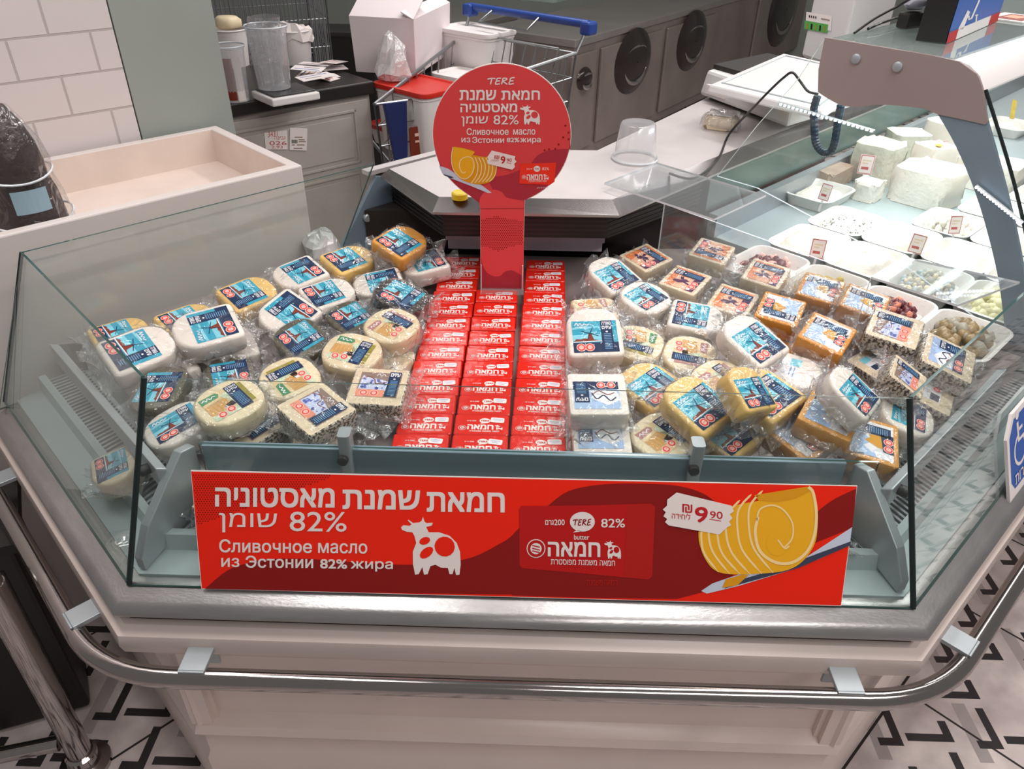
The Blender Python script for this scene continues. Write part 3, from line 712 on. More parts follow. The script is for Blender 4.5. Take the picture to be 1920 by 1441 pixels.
S.text('из', 210, 476, 262, 504, 'ink_white', 3, .012); S.text('Эстонии', 275, 472, 464, 508, 'ink_white', 3, .012); S.text('82%', 482, 478, 556, 504, 'ink_white', 3, .02); S.text('жира', 562, 480, 684, 514, 'ink_white', 3, .012)
# knife, curl, ticket, pack
S.poly([(75,642),(130,660),(240,735),(330,760),(392,806),(370,808),(250,758),(140,716),(96,692)], 'ink_knife', 4)
S.poly([(98,692),(150,706),(165,716),(140,716),(106,700)], 'ink_knife_dark', 5)
S.poly(sp2([(165,528),(150,560),(150,640),(185,705),(240,740),(320,755),(390,735),(412,690),(408,620),(390,590),(340,590),(270,575),(290,560),(230,540),(165,528)]), 'ink_yellow_deep', 5)
S.poly(sp2([(165,532),(156,600),(170,670),(215,715),(265,705),(290,650),(270,590),(285,562),(220,540)]), 'ink_yellow', 6)
for k in range(6):
    x = 290+k*22; S.line(sp2([(x,592+k*1.5),(x+18,640),(x+10,700),(x-22,748-k*2)], 4), 6, 'ink_cream', 6)
S.line(sp2([(160,530),(150,600),(165,670),(215,720),(262,705),(285,650),(275,600),(240,590),(205,610),(198,650),(215,685),(235,680)], 5), 6, 'ink_cream', 7)
S.poly([(392,552),(532,588),(528,606),(540,620),(526,632),(530,652),(514,668),(366,632),(362,616),(372,606),(364,592),(374,578)], 'ink_white', 8)
S.text(heb('₪'), 408, 582, 436, 602, 'ink_price', 9, .008); S.text('9', 446, 588, 472, 630, 'ink_price', 9, .018); S.text('90', 481, 600, 511, 621, 'ink_price', 9, .006); S.text(heb('ליחידה'), 386, 605, 432, 619, 'ink_price', 9)
S.line([(480,625),(508,631)], 3, 'ink_price', 9)
S.poly([(560,634),(778,627),(768,742),(740,762),(556,752)], 'ink_red_light', 4)
S.poly(ell(662, 664, 20, 18, 16), 'ink_white', 5); S.text('TERE', 648, 659, 676, 669, 'ink_dark', 6); S.text(heb('200 גרם')[::1], 600, 660, 634, 669, 'ink_white', 5); S.text('82%', 694, 656, 734, 672, 'ink_white', 5)
S.seal(584, 714, 14, 'ink_white', 'ink_red_light', 5); S.text(heb('חמאה'), 602, 698, 694, 730, 'ink_white', 5, .025); S.cow(698, 694, 732, 730, 'ink_white', 'ink_red_light', 5)
S.text(heb('חמאה משמנת מפוסטרת'), 612, 732, 720, 744, 'ink_white', 5); S.text(heb('ליחידה'), 664, 772, 730, 783, 'ink_white', 5)
b.build('printed_board', topper)
b = MB(); b.M = Matrix.Translation((w0+.0015, .002, .003)); b.box((0, .03, .002), (.002, .066, .006), 'acrylic_edge'); b.box((w1-w0-.003, .03, .002), (.002, .066, .006), 'acrylic_edge'); b.box(((w1-w0)/2, -.0012, .016), (w1-w0+.004, .002, .036), 'acrylic')
b.build('stand', topper)
# ================================================================== butter packs
mat('butter_foil', (214, 34, 20), .24, spec=.5, bump=.25, bscale=45)
pk = thing('butter_pack', (0, 0, 0), 'x', 'butter', 'red butter packs in three columns')
BW, BD, BH = .1025, .063, .037
b = MB(); b.puck(rrect(BW, BD, .004, 2), [(.002, 0), (0, .002), (0, BH-.002), (.0022, BH)], 'butter_foil')
for sx in (-1, 1):       # folded paper ends
    x = sx*(BW/2+.0004)
    b.face([(x, -.028, BH-.004), (x, .028, BH-.004), (x, .002, .014), (x, -.002, .014)][::sx], 'ink_red_light'); b.face([(x, -.028, .004), (x, .028, .004), (x, 0, .013)][::sx], 'ink_mid')
Q = Panel(b, lambda x, y: ((x-50)/1000, (31-y)/1000), BH+.0002, .0002)
Q.seal(14, 43, 7.5, 'ink_white', 'ink_pack', 0)
Q.text(heb('חמאה'), 24, 33, 72, 47, 'ink_white', 0, .03); Q.cow(75, 32, 90, 47.5, 'ink_white', 'ink_pack', 0)
Q.text(heb('חמאה משמנת מפוסטרת'), 28, 50.5, 84, 54.5, 'ink_white', 0, .02)
Q.poly(ell(56, 20, 10.5, 8, 20), 'ink_white', 0); Q.poly([(50,26.5),(47,30.5),(55,28)], 'ink_white', 0); Q.text('TERE', 48, 18, 64, 22.5, 'ink_pack', 1, .02)
Q.text('200', 31, 19, 39, 22.5, 'ink_white', 0, .01); Q.text(heb('גרם'), 22, 19.4, 29.5, 22.3, 'ink_white', 0, .01); Q.text('82%', 72, 18, 86, 23, 'ink_white', 0, .01)
b.build('foil_wrap', pk)
s_ = MB(); s_.prism([(x, y) for x, y in rrect(.026, .015, .003, 3)], 0, .0004, 'paper_tag')
q2 = Panel(s_, lambda x, y: (x/1000, y/1000), .0006, .0002)
for yy, ll in ((3.5, 9), (0.5, 10), (-3, 6)): q2.line([(-ll, yy), (ll, yy)], .8, 'tag_blue', 0)
o_st = s_.build('price_sticker', pk, loc=(.029, .0115, BH+.0006))
ROWN = ['nearest the front', 'second from the front', 'third from the front', 'fourth from the front', 'fifth from the front', 'sixth from the front', 'seventh from the front', 'eighth from the front', 'ninth from the front', 'tenth from the front', 'eleventh from the front', 'twelfth from the front', 'at the very back']
ROWM = ROWN[:9]+['right at the foot of the round sign']
cols = [('left', [832,794,757,723,691,660,632,606,580,556,533,511,490], (790, 868), (490, 832), 1.6),
        ('middle', [834,797,762,727,693,663,633,605,578,553], (897, 930), (553, 834), .4),
        ('right', [836,798,761,726,693,663,633,608,584,561,539,517,497], (1012, 1026), (497, 836), -1.0)]
first = True
DZ = .845
for cname, ys, (xf, xb), (yb, yf), yaw in cols:
    prev = None
    for i, y in enumerate(ys):
        t = (yf-y)/(yf-yb); px = xf+(xb-xf)*t
        w = atz(px, y, DZ+BH+.001)
        yy = w.y if prev is None else max(prev+BD+.001, min(w.y, prev+BD+.006)); prev = yy
        o = pk if first else copy_tree(pk); first = False
        j = random.Random(i*7+len(cname))
        o.location = (w.x+j.uniform(-.0006, .0006)+dict(left=-.0024, middle=.0018, right=-.0035)[cname], yy, DZ+.0005); o.rotation_euler = (0, 0, R(yaw+j.uniform(-.25, .25)))
        row = (ROWM if cname == 'middle' else ROWN)[i]
        o['label'] = f'red foil butter pack {row} in the {cname} column'
        for ch in o.children:
            if ch.name.startswith('price'): ch.location = (.029+j.uniform(-.004, .003), .0115+j.uniform(-.003, .002), BH+.0006); ch.rotation_euler = (0, 0, R(j.uniform(-8, 8)))

# ================================================================== cheese: bodies, labels, film
mat('cheese_white', (232, 222, 212), .5, sub=.15, var=.03, vscale=20)
mat('cheese_ivory', (232, 214, 178), .5, sub=.15, var=.05, vscale=18)
mat('cheese_yellow', (228, 188, 112), .45, sub=.15, var=.06, vscale=16)
mat('cheese_gold', (218, 152, 66), .4, sub=.1, var=.08, vscale=16)
mat('cheese_orange', (214, 138, 34), .4, sub=.1, var=.06, vscale=16)
mat('cheese_cream', (226, 206, 176), .5, sub=.15, var=.05, vscale=18)
mat('rind_olive', (86, 80, 62), .4, var=.25, vscale=40)
speckle('herb_side', (206, 194, 176), (70, 60, 54), 230, .45)
speckle('rind_dark', (44, 38, 36), (92, 84, 80), 160, .42, .4)
clear('film', (.985, .985, .985), base=.028, rough=.1, haze=.006, hazecol=(.95, .94, .95), crinkle=.5, cscale=34, power=3.0)
clear('film_loose', (.975, .975, .98), base=.085, rough=.17, haze=.07, hazecol=(.95, .93, .94), crinkle=.9, cscale=30, power=2.2)
H_ = .042
OUT = {'loaf': rrect(.112, .122, .02, 6, (.045, .045, .012, .012)), 'round': rrect(.122, .114, .05, 7), 'brick': rrect(.112, .098, .005, 2),
       'oval': rrect(.132, .100, .042, 7), 'herb': rrect(.110, .106, .006, 2), 'half': rrect(.118, .108, .02, 6, (.05, .02, .012, .05))}
def body(kind, mt, side=None, h=H_):
    b = MB(); p = OUT[kind]; e = .006 if kind in ('loaf', 'round', 'oval', 'half') else .002
    b.puck(p, [(e*.7, 0), (0, e), (0, h-e), (e*.35, h-e*.3), (e, h)], side or mt, cap1=not side)
    if side: b.puck(p, [(e, h), (e+.0001, h+.0002)], mt, cap0=False)
    b.build('cheese', None, smooth=50); o = bpy.data.objects['cheese'] if 0 else COL.objects[-1]; me = o.data; bpy.data.objects.remove(o); return me
def film(kind, seed, h=H_):
    rd = random.Random(seed); p = OUT[kind]; k = 40; L_ = [Vector(q) for q in p]
    # resample the outline evenly
    seg = [(L_[(i+1) % len(L_)]-L_[i]).length for i in range(len(L_))]; tot = sum(seg); pts = []
    for i in range(k):
        d = tot*i/k; j = 0
        while d > seg[j]: d -= seg[j]; j = (j+1) % len(L_)
        pts.append(L_[j].lerp(L_[(j+1) % len(L_)], d/seg[j]))
    b = MB(); rs = []
    gather = rd.random()*6.283
    amp = [rd.random() for _ in range(k)]
    for sc, dz, out, jz in ((.0, .0012, 0, 0), (.55, .0011, 0, .0004), (.93, .0009, 0, .0004), (1.0, -.002, .0014, .0008), (1.0, -.018, .003, .004), (1.0, -.034, .008, .006), (1.0, -.030, .020, .016)):
        r = []
        for i, q in enumerate(pts):
            a = math.atan2(q.y, q.x); g = .35+1.1*max(0, math.cos(a-gather))**2+1.1*max(0, -math.cos(a-gather))**2
            o = out*(.25+g*(.4+1.2*amp[i]+.5*rd.random())); u = q.normalized()
            z = max(.0005, h+dz+rd.uniform(-jz, jz)*(1+.5*g)); v = q*sc+u*o; r.append((v.x, v.y, z))
        rs.append(r)
    b.rings(rs[1:5], 'film', False, True); b.mi = b.mi
    n0 = len(b.v); b2 = MB(); b2.rings(rs[1:5], 'film', True, False); b2.rings(rs[4:], 'film_loose', False, False)
    b2.build('wrapper', None); o = COL.objects[-1]; me = o.data; bpy.data.objects.remove(o); return me
# labels: picture coordinates in mm, y down, 78 x 66
def label_mesh(kind):
    b = MB(); P = Panel(b, lambda x, y: ((x-39)/1000, (33-y)/1000), 0, .00018); rc = lambda x0, y0, x1, y1: [(x0,y0),(x1,y0),(x1,y1),(x0,y1)]
    def seals(x, y, d=(15, 0), r=8.2):
        for i in (0, 1):
            cx, cy = x+d[0]*i, y+d[1]*i
            P.poly(ell(cx, cy, r, r, 16), 'seal_pale', 4); P.poly(ell(cx, cy, r*.84, r*.84, 16), 'seal_red', 5); P.poly(ell(cx, cy, r*.52, r*.52, 12), 'seal_pale', 6); P.text('82' if 0 else heb('סוכר') if i else heb('שומן'), cx-r*.4, cy-1.4, cx+r*.4, cy+1.4, 'seal_red', 7)
    def strip(x0, y0, x1, y1, head=('גאודה', 'עיזים'), big=9):
        P.poly(rc(x0, y0, x1, y1), 'navy', 3); w = x1-x0; y = y0+3
        for s_ in head:
            P.text(heb(s_), x0+w*.12, y, x1-w*.08, y+big*.72, 'label_white', 4, .02); y += big
        P.poly(ell((x0+x1)/2, y+3, 2.2, 1.6, 8), 'label_white', 4); y += 8
        while y < y1-5:
            P.line([(x0+w*.2, y), (x1-w*.15, y)], 1.1, 'navy_text', 4); y += 3.4
    if kind == 'mill':
        P.poly(rc(0, 0, 78, 66), 'sky', 0); P.poly([(0,14),(48,11),(48,14),(0,18)], 'sky_light', 1); P.poly([(0,30),(50,28),(50,41),(0,41)], 'sky_light', 1)
        P.poly(rc(0, 46, 78, 66), 'navy', 2); P.line([(0,44.6),(52,43)], 1.6, 'label_white', 3)
        P.poly([(1,44),(6,38),(14,39),(20,37),(28,38),(34,39),(48,42),(48,44)], 'mill', 2); P.poly([(25,42),(27.5,28),(30,25.5),(33,28),(37,42)], 'mill', 3)
        for a_ in (20, 112, 200, 292): P.line([(30.5,27), (30.5+15*math.cos(R(a_)), 27+15*math.sin(R(a_)))], 1.3, 'navy', 4)
        P.line(sp2([(5,10),(9,4),(11,10),(15,5),(18,10),(22,6),(26,9),(31,6)]), 1.5, 'label_white', 3); P.line([(6,13),(27,12)], 1, 'label_white', 3)
        strip(50, 0, 70, 66); seals(13, 56)
    elif kind == 'man':
        P.poly(rc(0, 0, 78, 66), 'orange_ink', 0); P.poly([(0,22),(48,12),(48,50),(0,46)], 'peach', 1); P.poly([(20,14),(25,8),(29,14),(33,26),(40,34),(34,46),(29,38),(25,48),(20,48),(24,34),(18,26)], 'purple_ink', 2)
        P.poly([(34,24),(44,20),(46,26),(36,32)], 'purple_ink', 2); P.poly(rc(0, 50, 50, 66), 'purple_ink', 2); P.poly([(2,51),(10,49),(12,56),(4,58)], 'label_white', 3)
        P.line(sp2([(4,9),(8,4),(12,9),(16,5),(20,9)]), 1.3, 'peach', 3); strip(50, 0, 71, 66); seals(17, 57)
    elif kind in ('farm', 'farm_mauve'):
        P.poly(rc(0, 0, 76, 66), 'straw', 0); P.poly(rc(68, 4, 76, 60), 'olive_ink' if kind == 'farm' else 'mauve', 1)
        P.poly([(0,24),(34,20),(46,30),(40,48),(8,54),(0,50)], 'tan', 1)
        for q in range(5): P.line([(4+q*8, 26), (8+q*7, 48)], 1.4, 'mustard', 2)
        P.poly([(0,2),(30,2),(34,8),(30,15),(0,17)], 'green_ink' if kind == 'farm' else 'mauve', 2); P.line(sp2([(4,10),(8,6),(11,11),(15,6),(19,11),(23,7),(28,9)]), 1.6, 'label_white', 3)
        P.poly([(34,14),(46,10),(46,40),(40,36)], 'leaf_pale', 1); P.poly([(30,40),(44,36),(46,48),(34,50)], 'ink_black', 2); P.poly([(28,42),(34,40),(34,50),(27,50)], 'label_white', 2)
        P.poly(rc(0, 52, 46, 66), 'leaf_pale' if kind == 'farm' else 'straw', 1); strip(46, 0, 68, 66, ('גאודה', 'עיזים'), 7); seals(16, 58, (17, -3), 7.6)
    elif kind == 'cow':
        P.poly(rc(0, 0, 72, 62), 'brown_ink', 0); P.poly([(4,10),(30,16),(50,22),(50,46),(2,44)], 'cow_pale', 1)
        rd = random.Random(3)
        for q in range(16): P.poly(ell(rd.uniform(6, 46), rd.uniform(18, 42), rd.uniform(1.5, 4.5), rd.uniform(1.2, 3), 7, rd.uniform(0, 90)), 'cow_blue', 2)
        P.line(sp2([(4,18),(14,12),(26,18),(30,28),(48,24)]), 1.6, 'mill', 3); P.line(sp2([(28,8),(32,3),(36,9),(40,4),(44,8)]), 1.3, 'label_white', 3)
        P.poly(rc(0, 44, 48, 62), 'salmon', 2); strip(50, -3, 70, 60, ('עיזים',), 12); seals(14, 53, (18, 0), 7.5)
    elif kind == 'alp':
        P.poly(rc(0, 0, 78, 66), 'label_white', 0); P.poly([(0,0),(50,0),(50,20),(30,34),(0,40)], 'haze_blue', 1); P.poly([(8,34),(20,20),(30,30),(24,40)], 'label_white', 2)
        P.poly([(24,36),(34,22),(42,30),(50,28),(50,52),(22,52)], 'mustard', 2); P.poly([(16,50),(56,46),(56,66),(14,66)], 'navy', 3); P.line(sp2([(4,12),(8,6),(12,12),(16,7),(20,12)]), 1.4, 'label_white', 3)
        strip(50, 0, 71, 62); seals(24, 58, (16, 0), 7.6)
    elif kind == 'snow':
        P.poly(rc(0, 0, 76, 62), 'haze_blue', 0); P.poly(rc(0, 44, 76, 62), 'navy', 1); P.poly([(0,20),(20,8),(44,22),(48,40),(4,42)], 'label_white', 1)
        P.line(sp2([(6,26),(16,18),(26,30),(38,22),(46,36)]), 2.4, 'navy', 2); P.line(sp2([(8,36),(20,32),(34,40),(46,30)]), 2, 'mill', 2); strip(50, 14, 74, 62, ('עיזים',), 10); seals(12, 53, (17, 0), 7.4)
    elif kind == 'plain':
        P.poly(rc(8, 8, 70, 58), 'label_white', 0); P.poly(rc(8, 8, 30, 26), 'sky_light', 1); P.line([(34,16),(64,16)], 2, 'navy_text', 1); P.line([(34,22),(60,22)], 2, 'navy_text', 1)
        P.poly(rc(10, 40, 30, 56), 'navy', 1); seals(44, 48, (15, 0), 7)
    b.build('label', None); o = COL.objects[-1]; me = o.data; bpy.data.objects.remove(o); return me
_BM, _LM, _FM = {}, {}, {}
CH = []
#ADJ-BEGIN
ADJ = {1: (0.0263, -0.0357, 0.0272), 3: (-0.0113, -0.0038, 0.0000), 4: (-0.0008, -0.0185, 0.0000), 5: (-0.0047, 0.0037, 0.0000), 6: (0.0001, 0.0024, 0.0000), 7: (-0.0066, 0.0053, 0.0000), 9: (0.0080, -0.0105, 0.0000), 10: (-0.0013, 0.0020, 0.0000), 11: (0.0026, -0.0158, 0.0080), 13: (0.0013, -0.0020, 0.0000), 14: (-0.0013, 0.0034, 0.0000), 15: (0.0036, 0.0032, 0.0000), 17: (-0.0074, 0.0177, 0.0001), 18: (-0.0135, 0.0088, 0.0000), 20: (-0.0164, 0.0000, 0.0002), 21: (0.0013, -0.0034, 0.0000), 22: (-0.0004, 0.0107, 0.0000), 23: (0.0344, 0.0025, 0.0128), 24: (-0.0322, 0.0395, 0.0000), 25: (-0.0036, 0.0703, 0.0002), 26: (0.0219, -0.0133, 0.0368), 27: (0.0183, 0.0256, 0.0000), 28: (0.0204, 0.0094, 0.0304), 29: (0.0186, 0.0778, 0.0000), 31: (-0.0378, 0.0234, 0.0102), 35: (0.0004, 0.0004, 0.0000), 36: (0.0110, 0.0102, 0.0000), 38: (-0.0009, -0.0116, 0.0064), 40: (-0.0012, -0.0003, 0.0000), 43: (0.0027, -0.0457, 0.0272), 44: (-0.0022, 0.0245, 0.0000), 45: (-0.0050, -0.0335, 0.0304), 46: (0.0196, -0.0026, 0.0000), 47: (0.0014, -0.0177, 0.0002), 48: (-0.0015, -0.0201, 0.0000), 49: (-0.0042, 0.0144, 0.0000), 50: (-0.0020, -0.0476, 0.0336), 51: (-0.0132, -0.0164, 0.0144), 52: (-0.0420, -0.0300, 0.0304), 53: (0.0060, 0.0025, 0.0000), 54: (0.0082, -0.0037, 0.0000), 55: (-0.0225, 0.0147, 0.0608), 56: (0.0079, 0.0499, 0.0000), 57: (-0.0007, 0.0010, 0.0000), 58: (-0.0007, -0.0103, 0.0080), 60: (-0.0032, -0.0029, 0.0000), 64: (-0.0607, -0.0918, 0.0816), 65: (-0.0439, 0.0108, 0.0208), 66: (-0.0043, 0.0072, 0.0000), 67: (-0.0324, -0.0555, 0.0368), 68: (-0.0188, -0.0288, 0.0160), 69: (-0.0286, 0.0094, 0.0000), 70: (0.0143, 0.0239, 0.0000), 71: (0.0055, 0.0118, 0.0336), 72: (0.0384, 0.0623, 0.0000), 73: (-0.0018, 0.0293, 0.0000)}
#ADJ-END
BODY = {'white': ('loaf', 'cheese_white', None), 'gold': ('loaf', 'cheese_gold', None), 'yellow': ('loaf', 'cheese_yellow', None), 'ivory': ('half', 'cheese_ivory', None), 'round': ('round', 'cheese_ivory', None), 'whiteround': ('round', 'cheese_white', None),
        'brick': ('brick', 'cheese_cream', None), 'orange': ('brick', 'cheese_orange', None), 'herb': ('herb', 'cheese_cream', 'herb_side'), 'dark': ('oval', 'rind_olive', None), 'black': ('oval', 'rind_dark', None), 'square': ('herb', 'cheese_white', None), 'paleorange': ('brick', 'cheese_gold', None)}
LOFF = {'loaf': (0, -.012), 'round': (0, 0), 'brick': (0, 0), 'oval': (0, 0), 'herb': (.004, .002), 'half': (-.004, -.004)}
LSC = {'loaf': 1.17, 'round': 1.1, 'brick': 1.18, 'oval': 1.12, 'herb': 1.14, 'half': 1.14}
count = 0
def cheese(px, py, bk, lk, rot, tx, ty, lift, desc, h=H_, grp=None, sc=1.0, lab=None, fix=None):
    """one wrapped cheese whose top face is centred on the surveyed point; rot = heading of its label, tx/ty = lean"""
    global count
    sc *= .97
    shp, m1, m2 = BODY[bk]
    if (bk, h) not in _BM: _BM[bk, h] = body(shp, m1, m2, h)
    if lk and lk not in _LM: _LM[lk] = label_mesh(lk)
    fk = (shp, count % 3, h)
    if fk not in _FM: _FM[fk] = film(shp, hash(fk[:2]) % 97 if 0 else len(shp)*7+fk[1]*31, h)
    count += 1
    rm = Matrix.Rotation(R(tx), 3, 'X') @ Matrix.Rotation(R(ty), 3, 'Y') @ Matrix.Rotation(R(rot), 3, 'Z')
    lo = min((rm @ Vector((x*sc, y*sc, -h))).z for x, y in OUT[shp])
    zt_ = DZ+lift-lo+.001
    w = atz(px, py, zt_); org = w - rm @ Vector((0, 0, h))
    if fix: org = Vector(fix)
    else: org += Vector(ADJ.get(count, (0, 0, 0)))
    CH.append((count, org.copy(), rm.copy(), sc, bk, h, lift, px, py, fix))
    r = thing('wrapped_cheese', org, desc, 'cheese', grp or ('wrapped cheeses left of the butter' if px < 900 else 'wrapped cheeses right of the butter'))
    r.rotation_euler = rm.to_euler(); r.scale = (sc, sc, 1)
    for nm, me in (('cheese', _BM[bk, h]), ('label', _LM.get(lk)), ('wrapper', _FM[fk].copy())):
        if me is None: continue
        c = bpy.data.objects.new(nm, me); COL.objects.link(c); c.parent = r
        if nm == 'label':
            ox, oy = lab or LOFF[shp]; k = LSC[shp]; c.location = (ox, oy, h+.0006); c.scale = (k, k, 1)
        if nm == 'wrapper':          # the film settles on whatever lies beneath
            fl = fix[2] if fix else DZ+max(0, lift+ADJ.get(count, (0, 0, 0))[2])*.8+.0008
            for v in me.vertices:
                p = Vector((v.co.x*(-1)**count*sc, v.co.y*(-1)**count*sc, v.co.z)); wv = org + rm @ p
                if wv.z < fl: wv.z = fl
                if not fix:          # and folds up against the guard rails and the butter
                    wv.y = max(wv.y, .1565); k_ = -.5-(wv.x+wv.y)
                    if k_ > 0: wv.x += k_/2; wv.y += k_/2
                    k_ = wv.x-wv.y-.512
                    if k_ > 0: wv.x -= k_/2; wv.y += k_/2
                p = rm.transposed() @ (wv-org); v.co = (p.x/sc, p.y/sc, p.z)
    return r
    return r
C = cheese
# ---- left of the butter, back to front
C(740,458,'gold','mill',-36,14,8,.045,'golden cheese with blue windmill label in the back corner by the grey plate')
C(792,490,'white','mill',115,6,-4,.03,'white cheese with blue label behind the back left end of the butter')
C(664,482,'yellow','mill',-47,8,4,.035,'yellow cheese with blue windmill label below the grey end plate')
C(712,521,'white','mill',110,6,-4,.03,'white cheese with film glare over a blue label, behind the dark rind cheese')
C(562,511,'white','mill',133,10,2,.035,'white cheese with upside-down blue label between the two yellow ones')
C(752,553,'black','mill',-28,12,6,.045,'black rind oval cheese with a silvery glare beside the butter')
C(620,549,'white','mill',-55,8,0,.02,'white cheese with blue label in the middle of the left heap')
C(466,547,'yellow','mill',-45,10,4,.035,'yellow cheese with blue windmill label against the far glass')
C(654,588,'dark','mill',-50,8,-4,.01,'small olive-dark cheese with blue label half hidden below a white one')
st_ = C(540,588,'white','mill',150,20,14,.02,'white cheese with tilted blue label directly behind the bright-labelled olive rind cheese')
k_ = MB(); k_.box((0, 0, 0), (.028, .0016, .022), 'mustard'); k_.box((0, -.0012, .003), (.016, .0006, .003), 'navy'); k_.box((0, -.0012, -.004), (.012, .0006, .003), 'navy'); so_ = k_.build('sticker', st_)
d_ = st_.rotation_euler.to_matrix().transposed() @ Vector((0, -1, 0)); g_ = Vector((d_.x, d_.y, 0)).normalized(); so_.location = g_*.0575+Vector((0, 0, .02)); so_.rotation_euler = (0, 0, math.atan2(g_.x, -g_.y))
C(735,607,'round','farm_mauve',59,8,4,.035,'cream round cheese with tan label touching the butter column')
C(352,597,'yellow','mill',-45,6,4,.02,'yellow cheese with blue label peeping out behind a big white one')
C(562,632,'dark','mill',-48,14,-6,.03,'olive rind cheese with bright blue label in the left heap')
C(430,640,'white',None,30,4,10,.0,'plain white cheese lying under the big white one')
C(382,612,'white','mill',122,10,4,.055,'big white cheese with upside-down blue label on top of others', sc=1.12)
C(225,622,'yellow','mill',-50,4,2,.0,'yellow cheese mostly hidden at the far left end')
C(310,690,'white',None,40,2,0,.0,'plain white cheese at the bottom of the leftmost stack')
C(268,655,'white','mill',-48,10,4,.045,'white cheese with blue label topmost at the left glass', sc=1.12)
C(660,657,'round','farm',-15,10,4,.04,'cream round cheese with green-topped label and dark stripe on the right')
C(742,668,'ivory',None,60,0,0,.0,'unlabelled ivory cheese under the rounds beside the butter')
C(432,699,'dark','mill',115,4,4,.0,'flat olive-dark cheese between the white stack and the round ones')
C(540,712,'round','farm',130,10,0,.035,'cream round cheese with upside-down green label in the front of the heap')
C(676,735,'herb','cow',-3,8,0,.03,'square herbed cheese with brown and blue label beside the butter')
C(312,748,'dark','mill',90,8,-4,.02,'olive rind cheese with blue label behind the left front glass corner')
C(690,790,'herb',None,4,0,0,.0,'herb-coated square cheese under another one, beside the front butter')
C(418,773,'round','farm',46,9,0,.025,'cream round cheese with green label nearest the left front corner')
C(300,808,'whiteround','mill',40,8,-10,.005,'white round cheese with blue label close to the left corner upright')
C(574,795,'herb','cow',-42,7,3,.012,'square white cheese with black flecks and brown label by the guard strip')
C(430,838,'herb','cow',-40,10,0,.0,'cream square cheese with brown label half behind the front guard')
C(218,826,'ivory','mill',-60,10,-10,0,'pale cheese slipped down beside the left air grille', sc=.78, fix=(-.735,.175,.80))
C(640,838,'herb',None,10,0,0,-.01,'white-topped herbed cheese under the guard post on the left')
C(345,925,'herb','plain',-4,0,0,0,'herbed cheese seen below the guard at the left end of the banner', h=.05, sc=.66, fix=(-.525,.098,.7885))
# ---- right of the butter, back to front
C(1212,482,'brick','man',42,8,4,.03,'flat cheese with orange label behind the clear divider post')
C(1150,512,'white','mill',40,16,10,.035,'white cheese with blue label at the back right end of the butter')
C(1335,470,'brick','man',-118,6,2,.045,'cream block with orange label turned round, farthest back')
C(1430,515,'brick','man',60,8,0,.04,'cream block with orange label in front of the plum-coloured tray')
C(1285,524,'brick','man',56,6,0,.03,'cream block with orange label behind the white cheeses')
C(1210,556,'whiteround','mill',44,10,6,.035,'white round cheese with blue label below the first white one')
C(1375,562,'brick','man',60,8,0,.025,'cream block with orange label beside the orange cheeses')
C(1120,582,'ivory','farm_mauve',-80,4,0,.015,'ivory cheese with tan label peeping out behind a tall white one')
C(1306,592,'white','mill',-106,8,0,.04,'white cheese with blue label turned sideways in the right heap')
C(1250,610,'brick',None,30,0,0,.0,'unlabelled cream block low in the right heap')
C(1108,622,'white','mill',4,24,0,.03,'white cheese with upright blue windmill label beside the right butter column', sc=1.05)
C(1202,652,'round','farm',-108,8,4,.025,'cream round cheese with tan label turned sideways')
C(1406,642,'white','mill',42,16,14,.045,'white cheese with blue label leaning towards the orange blocks', sc=1.05)
C(1276,660,'round','farm_mauve',-106,8,0,.03,'cream round cheese with tan and red label in the middle')
C(1120,700,'square',None,8,2,0,.0,'plain white cheese under two others next to the butter')
C(1352,702,'round','farm_mauve',40,12,4,.04,'cream round cheese with mauve and tan label behind the yellow ones')
C(1226,726,'yellow','mill',42,10,0,.03,'yellow cheese with blue label left of the other two yellow ones')
C(1117,738,'square','snow',182,12,0,.03,'square white cheese with upside-down blue and navy label')
C(1318,755,'yellow','mill',42,16,8,.045,'yellow cheese with clear windmill label in the centre of the right heap')
C(1462,742,'yellow','mill',40,12,0,.04,'yellow cheese with blue label in front of the tall white cheese')
C(1121,812,'square','snow',182,12,0,.01,'white square cheese in glossy film by the front guard, beside the butter', sc=.98)
C(1236,812,'round','farm_mauve',42,9,0,.012,'cream round cheese with mauve label by the front guard')
C(1425,790,'yellow','mill',25,20,24,.05,'yellow wedge standing up with a blue label on its right face', sc=.76)
C(1364,838,'yellow','mill',42,12,0,.008,'yellow cheese with bright blue label right of the guard knob', sc=.92)
# orange blocks and the right wing
C(1540,540,'orange','alp',62,8,0,.045,'orange block with pale label farthest back of the orange ones')
C(1618,566,'orange','alp',60,8,4,.055,'orange block with pale label behind the clear divider')
C(1640,610,'orange',None,60,0,0,.02,'plain orange block under the one behind the divider')
C(1466,577,'orange','alp',-116,8,0,.045,'orange block with its label turned round, leftmost of the orange ones')
C(1490,640,'orange',None,30,0,0,.0,'plain orange block low beneath the leftmost orange one')
C(1552,624,'orange','alp',56,10,4,.06,'orange block with white and blue label in front of the orange ones')
C(1482,690,'white','plain',-116,4,0,.03,'big white wedge with faded grey label below the orange blocks', sc=1.05)
C(1610,748,'white','mill',48,18,24,.03,'white cheese tipped up with blue label facing the right glass', sc=.82)
C(1716,636,'herb','cow',60,10,0,.05,'herbed block with brown label on top, by the right glass')
C(1650,680,'herb','plain',30,8,-12,.01,'herb-coated block lying tilted below the labelled one', sc=.82)
C(1702,706,'herb','cow',58,18,22,.03,'herbed block tipped up near the right glass corner', sc=.72)
C(1780,668,'herb','snow',62,14,10,.035,'pale herbed cheese in bluish film along the right glass')
C(1772,735,'herb','plain',60,12,10,.005,'herbed cheese with white label low by the right glass')
C(1700,790,'whiteround','mill',66,10,10,.01,'white round cheese with blue label at the right corner seal', sc=.9)
